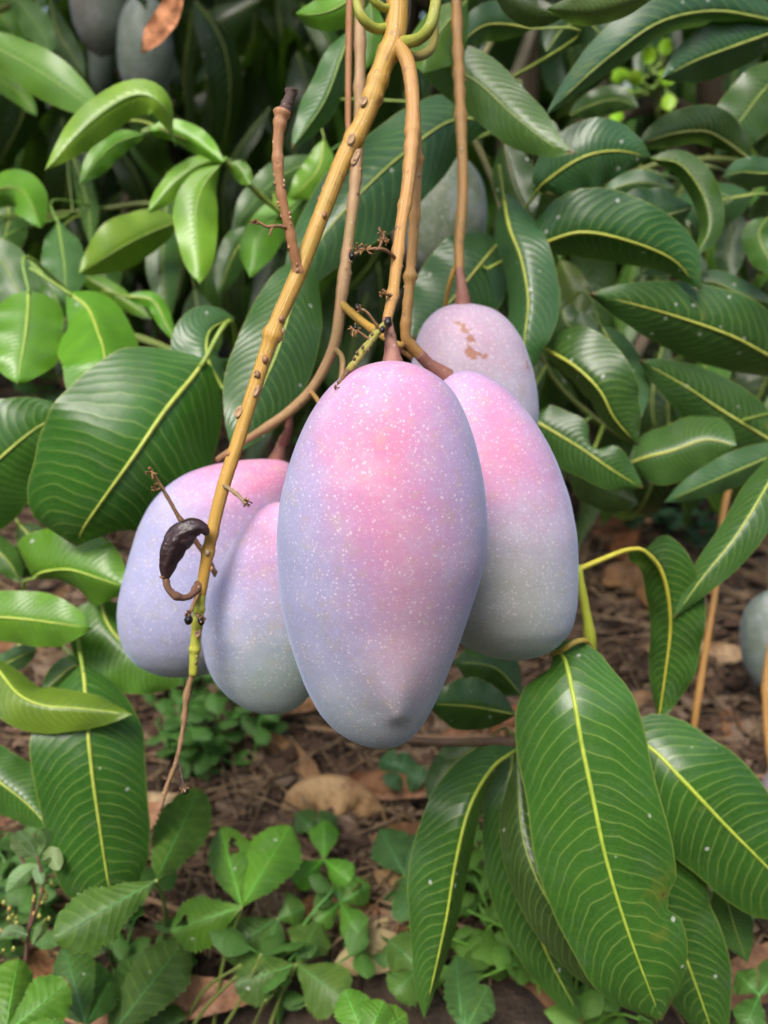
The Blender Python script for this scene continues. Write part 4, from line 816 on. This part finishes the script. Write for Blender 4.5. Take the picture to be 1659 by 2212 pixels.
# ------------------------------------------------------------------ dead leaves
def dead(pts, h, w, tint, label, group=None, name='dead_leaf', fold=-20, d=None, arch=-.35, prof='mango'):
    dd = d or [gd(y, h) for x, y in pts]
    o = leaf(None, pts, list(dd), w, tint, fold=fold, wave=.14, arch=arch, rib=None, mat=M_DEAD, name=name, nu=18, nv=6, prof=prof)
    o['category'] = 'leaf'; tagit(o, label, 'leaf', group); return o
dead([(600, 1768), (632, 1708), (700, 1681), (775, 1698), (820, 1740), (838, 1782)], 0, (9, 86), (.42, .275, .185), 'large pale tan dead leaf arched on the soil', 'dead leaves on the ground', fold=6, arch=.12, d=(.715, .71, .705, .705, .71, .715))
dead([(392, -30), (365, 30), (340, 65), (305, 115)], 0, (24, 26), (.52, .27, .16), 'tan dried leaf hanging in front of the grey mangoes', d=(.60, .60, .595, .59))
dead([(1250, 1120), (1300, 1130), (1340, 1160), (1350, 1210)], .02, (40, 40), (.20, .09, .055), 'reddish brown curled dead leaf near the mango tip', 'dead leaves on the ground')
dead([(1310, 1110), (1370, 1118), (1410, 1125)], .02, (14, 16), (.42, .24, .17), 'small pinkish dead leaf beside the curled reddish one', 'dead leaves on the ground')
dead([(1300, 1260), (1340, 1240), (1400, 1260), (1430, 1330)], .02, (34, 36), (.23, .13, .08), 'folded brown dead leaf under the yellow leaf stalk', 'dead leaves on the ground')
dead([(835, 1990), (840, 1945), (865, 1920), (880, 1990)], .01, (36, 34), (.28, .12, .075), 'rust coloured dead leaf among the herbs', 'dead leaves on the ground')
dead([(322, 1730), (330, 1760), (326, 1790)], .05, (22, 20), (.50, .30, .20), 'pinkish dead leaf scrap beside the drooping long leaf', 'dead leaves on the ground')
for k in range(46):
    while True:
        x, y = RNG.uniform(-60, 1720), RNG.uniform(620, 2200); 
        if k > 16 or 1100 < y: break
    a = RNG.uniform(0, 6.28); d = gd(y, .012); L = RNG.uniform(.03, .075) / d * FPX; c, s = math.cos(a) * L, math.sin(a) * L * .55
    tint = np.array(((.30, .19, .12), (.20, .105, .065), (.38, .27, .19), (.26, .13, .075))[k % 4])
    dead([(x - c, y - s), (x + s * .15, y - c * .05), (x + c, y + s)], RNG.uniform(.006, .022), (RNG.uniform(.010, .018) / d * FPX, RNG.uniform(.008, .015) / d * FPX), tint, ('tan dry fallen leaf lying in the litter', 'dark brown dry fallen leaf lying in the litter', 'pale dry fallen leaf lying in the litter', 'rusty brown dry fallen leaf lying in the litter')[k % 4], ('tan', 'dark', 'pale', 'rusty')[k % 4] + ' dead leaves in the litter', fold=RNG.uniform(-35, 20))
for k in range(14):
    x, y = RNG.uniform(0, 1659), RNG.uniform(1150, 2100); a = RNG.uniform(-.6, .6); d = gd(y, .012); L = RNG.uniform(.05, .12) / d * FPX
    p = [(x - L * math.cos(a), y - L * math.sin(a) * .6), (x, y + RNG.normal(0, 6)), (x + L * math.cos(a), y + L * math.sin(a) * .6)]
    V, F, uv = tube_geo([P(q[0], q[1], gd(q[1], .012)) for q in p], [.0022, .002, .0014], sides=6, rough=.06)
    o = mesh_obj('fallen_twig', V, F, M_DRY, uv=uv, tint=np.array((.24, .15, .09)) * RNG.uniform(.6, 1.3)); tagit(o, 'thin dry fallen twig lying in the litter', 'twig', 'twigs in the litter')

# ------------------------------------------------------------------ herbs
def herb(label, hub, hh, leaflets, tint, name='strawberry_plant', group='wild strawberry plants', prof='straw', teeth=15, foot=None, veins=9, jit=.1, cat='plant'):
    hd = gd(hub[1], hh); H = P(hub[0], hub[1], hd); ft = H.copy(); ft[2] = -.01; ft[1] += .02
    if foot is not None: ft = P(foot[0], foot[1], gd(foot[1], 0)); ft[2] -= .01
    t = thing(name, (ft[0], ft[1], 0), label, cat, group)
    tube('stem', [ft, (ft + H) / 2 + (RNG.normal(0, .004), .004, .004), H], [.0013, .0012, .0010], M_RIB, t, (.20, .26, .06), sides=7)
    for (x, y), w, dh, *ho in leaflets:
        mx, my = (hub[0] * .5 + x * .5), (hub[1] * .5 + y * .5)
        d1 = gd(y, max(hh + dh, .004)); dm = (hd + d1) / 2 - .004
        leaf(t, [hub, (mx, my), (x, y)], [hd, dm, d1], w, tint, prof=prof, fold=14 * RNG.choice([1, -1]), wave=.05, arch=.18, rib=np.array(tint) * 1.9, ribw=1.8, veins=veins, specks=.02, mat=M_HERB, name='leaflet', teeth=teeth, nu=54, nv=8, jit=jit, holes=ho)
    return t
SB = (.075, .245, .030); SD = (.040, .130, .032); SG = (.065, .170, .044)
herb('bright wild strawberry leaf trio with insect holes', (522, 1958), .085, [((476, 1786), (44, 50), 0.01, (.68, .36, .09), (.80, .30, .05)), ((628, 1782), (56, 62), 0.01), ((368, 2012), (60, 52), -.01, (.82, .40, .085))], SB, foot=(455, 2215))
herb('deep green herb leaf pair below the withered stalk tip', (338, 1902), .155, [((432, 1700), (58, 62), -.04), ((116, 2026), (66, 56), -.01)], (.050, .165, .036), foot=(345, 2040))
herb('dull green folded leaflet pair low among the herbs', (236, 2240), .06, [((402, 2028), (60, 66), .0), ((300, 2060), (40, 40), -.01)], (.05, .15, .044))
herb('light green serrated leaves in the corner below the weed', (10, 2235), .10, [((148, 2120), (50, 56), .01), ((40, 2068), (60, 50), .01), ((150, 2250), (40, 40), 0)], SB)
herb('upright dark serrated leaflet beside the pale weed', (186, 2215), .08, [((138, 2040), (42, 50), .01), ((240, 2120), (30, 36), -.01)], (.040, .14, .035))
herb('greyish green wide leaf trio under the holed trio', (640, 2082), .05, [((742, 2160), (56, 62), 0), ((506, 2128), (56, 50), 0), ((690, 1985), (50, 50), -.005)], SG, foot=(560, 2260))
herb('dusty dark leaflets shading the grey green trio', (600, 1985), .055, [((480, 2060), (50, 50), -.005), ((570, 2070), (50, 48), -.01), ((660, 1960), (44, 40), 0)], SD)
herb('small yellow green trio with rounded leaflets', (700, 1856), .05, [((700, 1772), (32, 32), .005), ((636, 1910), (30, 32), 0), ((756, 1904), (32, 30), 0)], (.10, .29, .03), teeth=9)
herb('rounded mid green trio below the yellow green one', (735, 1950), .045, [((682, 1995), (28, 30), 0), ((800, 1912), (32, 30), 0), ((775, 2020), (34, 32), 0), ((730, 1900), (24, 24), 0)], (.062, .20, .034), teeth=9)
herb('dark small leaflets behind the yellow green trio', (680, 1800), .03, [((640, 1755), (30, 30), 0), ((725, 1760), (30, 30), 0)], (.034, .12, .04), teeth=9)
herb('bright toothed leaves rising below the broad soft leaves', (790, 2250), .10, [((745, 2138), (40, 40), .01), ((830, 2160), (44, 40), .01), ((880, 2190), (40, 40), .0)], SB)
herb('soft green lobed leaves beside the rust coloured leaf', (875, 1890), .05, [((820, 1790), (44, 46), 0), ((895, 1800), (40, 44), 0), ((880, 1990), (34, 34), 0)], (.055, .16, .055), teeth=9)
herb('broad soft leaves beneath the slender spotted leaf', (905, 2090), .05, [((840, 2030), (44, 46), 0), ((920, 2010), (38, 40), 0), ((850, 2150), (46, 40), 0), ((930, 2140), (30, 34), 0)], (.055, .17, .04), teeth=10)
herb('pale scalloped leaf between the slender leaf and the chickweed', (1000, 2235), .06, [((985, 2065), (34, 44), .005), ((1055, 2130), (36, 36), 0), ((1010, 2150), (40, 40), 0)], (.07, .20, .055), teeth=10)
herb('green leaf cluster in the dip below the biggest mango', (868, 1660), .03, [((820, 1640), (30, 30), 0), ((880, 1625), (30, 30), 0), ((915, 1690), (30, 30), 0), ((840, 1700), (24, 24), 0)], (.036, .12, .05), teeth=9)
herb('rounded green leaves on the ground past the dark drooping leaf', (1640, 2150), .06, [((1590, 2100), (34, 34), 0), ((1690, 2080), (34, 34), 0), ((1610, 2220), (34, 34), 0)], (.05, .17, .04), teeth=10)

ICO = {}
def small_leaf_mesh(kind, L, W, mat, teeth=0):
    t = np.linspace(0, 1, 11); C = np.stack([t * L, 0 * t, .12 * L * np.sin(t * 2.6)], 1)
    V, F, uv, fr = leaf_geo(C, W, W, .2, .2, kind, .05, .15, teeth, 10, 4, eye=np.array((L / 2, 0, 10.0)))
    me = bpy.data.meshes.new('leaf'); me.from_pydata(V.tolist(), [], F.tolist()); l = me.uv_layers.new(name='UVMap')
    idx = np.zeros(len(me.loops), np.int32); me.loops.foreach_get("vertex_index", idx); l.data.foreach_set("uv", uv.astype(np.float32)[idx].ravel())
    me.polygons.foreach_set("use_smooth", [True] * len(me.polygons)); me.materials.append(mat); return me
SM = [small_leaf_mesh('oval', 1, w_, M_HERB) for w_ in (.36, .42, .30)]
def weed(label, x, y, n, size, height, tint, group, name='weed', spread=.03, stems=3):
    b = P(x, y, gd(y, 0)); t = thing(name, (b[0], b[1], 0), label, 'plant', group)
    for s in range(stems):
        e = b + (RNG.normal(0, spread), RNG.normal(0, spread), height * RNG.uniform(.7, 1.1)); m = (b + e) / 2 + (RNG.normal(0, .006), RNG.normal(0, .006), .01)
        q = spline([b - (0, 0, .01), m, e], 20); tube('stem', [b - (0, 0, .01), m, e], [.0010, .0009, .0006], M_RIB, t, np.array(tint) * 1.5, sides=5)
        for k in range(n // stems):
            p = q[int(5 + 14 * (k + 1) / (n // stems))]; o = bpy.data.objects.new('leaf', SM[int(RNG.integers(3))]); link(o, t, p)
            sc = size * RNG.uniform(.6, 1.15); o.scale = (sc,) * 3; o.rotation_euler = (RNG.normal(0, .3), RNG.uniform(-.5, .35), k * 2.4 + RNG.uniform(-.4, .4))
            o['tint'] = [float(v) for v in np.array(tint) * RNG.uniform(.75, 1.25)]; o['veins'] = 8.0; o['specks'] = .02
    return t
CW = (.12, .27, .034)
for x, y in ((1060, 1900), (1075, 2010), (1120, 2120), (1180, 2190), (1060, 2110), (1230, 2140), (1140, 2030), (1010, 1960), (1250, 2230), (1190, 2090)):
    weed('small round leaved chickweed growing under the fanned glossy leaves', x, y, 15, .020, .05, CW, 'chickweed under the glossy leaves', 'chickweed')
for x, y in ((420, 1560), (470, 1600), (510, 1540), (540, 1660), (400, 1640), (450, 1700), (560, 1590), (480, 1500), (430, 1480)):
    weed('feathery green weed growing in the shade under the lilac mango', x, y, 21, .022, .07, (.065, .185, .032), 'weeds under the lilac mango')
for x, y in ((1390, 1130), (1440, 1150), (1480, 1110), (1330, 1170), (1500, 1200)):
    weed('small blue green weed beyond the reddish dead leaf', x, y, 15, .026, .05, (.040, .12, .070), 'weeds beyond the reddish leaf')
for x, y in ((30, 1980), (60, 2000), (20, 2060), (250, 2110), (600, 2200), (330, 2190), (820, 2060), (1620, 2000)):
    weed('low leafy weed filling in between the wild strawberries', x, y, 15, .026, .06, (.060, .165, .030), 'weeds among the strawberries')
for k in range(26):
    weed('small green seedling growing in the far litter', RNG.uniform(-50, 1700), RNG.uniform(480, 1080), 12, .05, .10, (.05, .16, .04), 'seedlings in the far litter', 'seedling', .06)
# pale weed with bud stalk
hb = P(70, 1990, gd(1990, 0)); pw = thing('bud_weed', (hb[0], hb[1], 0), 'pale blue green weed with a stalk of tiny yellow buds', 'plant')
d = .47
ptube('stem', [(50, 2130, .50), (62, 2010, .485), (75, 1930, .478), (60, 1880, .472), (30, 1820, .47)], [4.5, 4.5, 4, 3.5, 3], M_STEM, pw, (.20, .11, .085), sides=7, rough=.03)
ptube('foot', [(50, 2130, .50), (48, 2190, gd(2190, -.01))], [4.5, 5], M_STEM, pw, (.20, .11, .085), sides=7)
ptube('stem', [(62, 2010, .485), (85, 1950, .472), (92, 1900, .468), (80, 1850, .466)], [4, 3.5, 3, 3], M_STEM, pw, (.20, .11, .085), sides=7, rough=.03)
for pts, w in (([(82, 1868), (55, 1885), (12, 1928)], (20, 22)), ([(78, 1850), (50, 1830), (30, 1800)], (20, 22)), ([(84, 1848), (98, 1820), (88, 1790)], (22, 18)), ([(90, 1860), (112, 1850), (128, 1880)], (20, 18)), ([(84, 1862), (82, 1885), (92, 1910)], (12, 12)), ([(80, 1850), (64, 1820), (36, 1795)], (14, 14)), ([(60, 2020), (25, 2010), (0, 2025)], (13, 13)), ([(70, 2040), (88, 2010), (95, 1990)], (14, 12)), ([(225, 2060), (215, 2030), (245, 2010)], (22, 20))):
    leaf(pw, pts, [.470, .462], w, (.150, .270, .150), prof='oval', rib=(.25, .4, .2), ribw=1.6, veins=8, mat=M_HERB, name='leaflet', nu=16, nv=6, specks=0)
for k in range(34):
    x, y = ((20 + RNG.normal(0, 11), 2000 + RNG.normal(0, 32)) if k % 2 else (88 + RNG.normal(0, 11), 1940 + RNG.normal(0, 24)))
    bud(pw, x, y, .476 + RNG.normal(0, .003), RNG.uniform(3.2, 5.5), (.34, .36, .06) if k % 3 else (.40, .27, .05), 'flower_bud')
ptube('stem', [(60, 2040, .485), (30, 2010, .478), (16, 1965, .476)], [3, 2.5, 2], M_STEM, pw, (.2, .2, .08), sides=6)
# bent grass stems among the strawberries
for pp in ([(400, 2240), (450, 2170), (510, 2110)], [(470, 2240), (520, 2160), (565, 2060)], [(390, 2230), (440, 2140), (520, 2085)], [(540, 2240), (560, 2190), (575, 2160)], [(820, 1880), (790, 1900), (755, 1930)]):
    V, F, uv = tube_geo([P(x, y, gd(y, .0 + .035 * i)) for i, (x, y) in enumerate(pp)], [.0013, .0011, .0008], sides=6)
    o = mesh_obj('grass_stem', V, F, M_RIB, uv=uv, tint=(.17, .21, .055)); tagit(o, 'thin bent olive grass stem between the strawberry leaves', 'grass stem', 'bent grass stems')
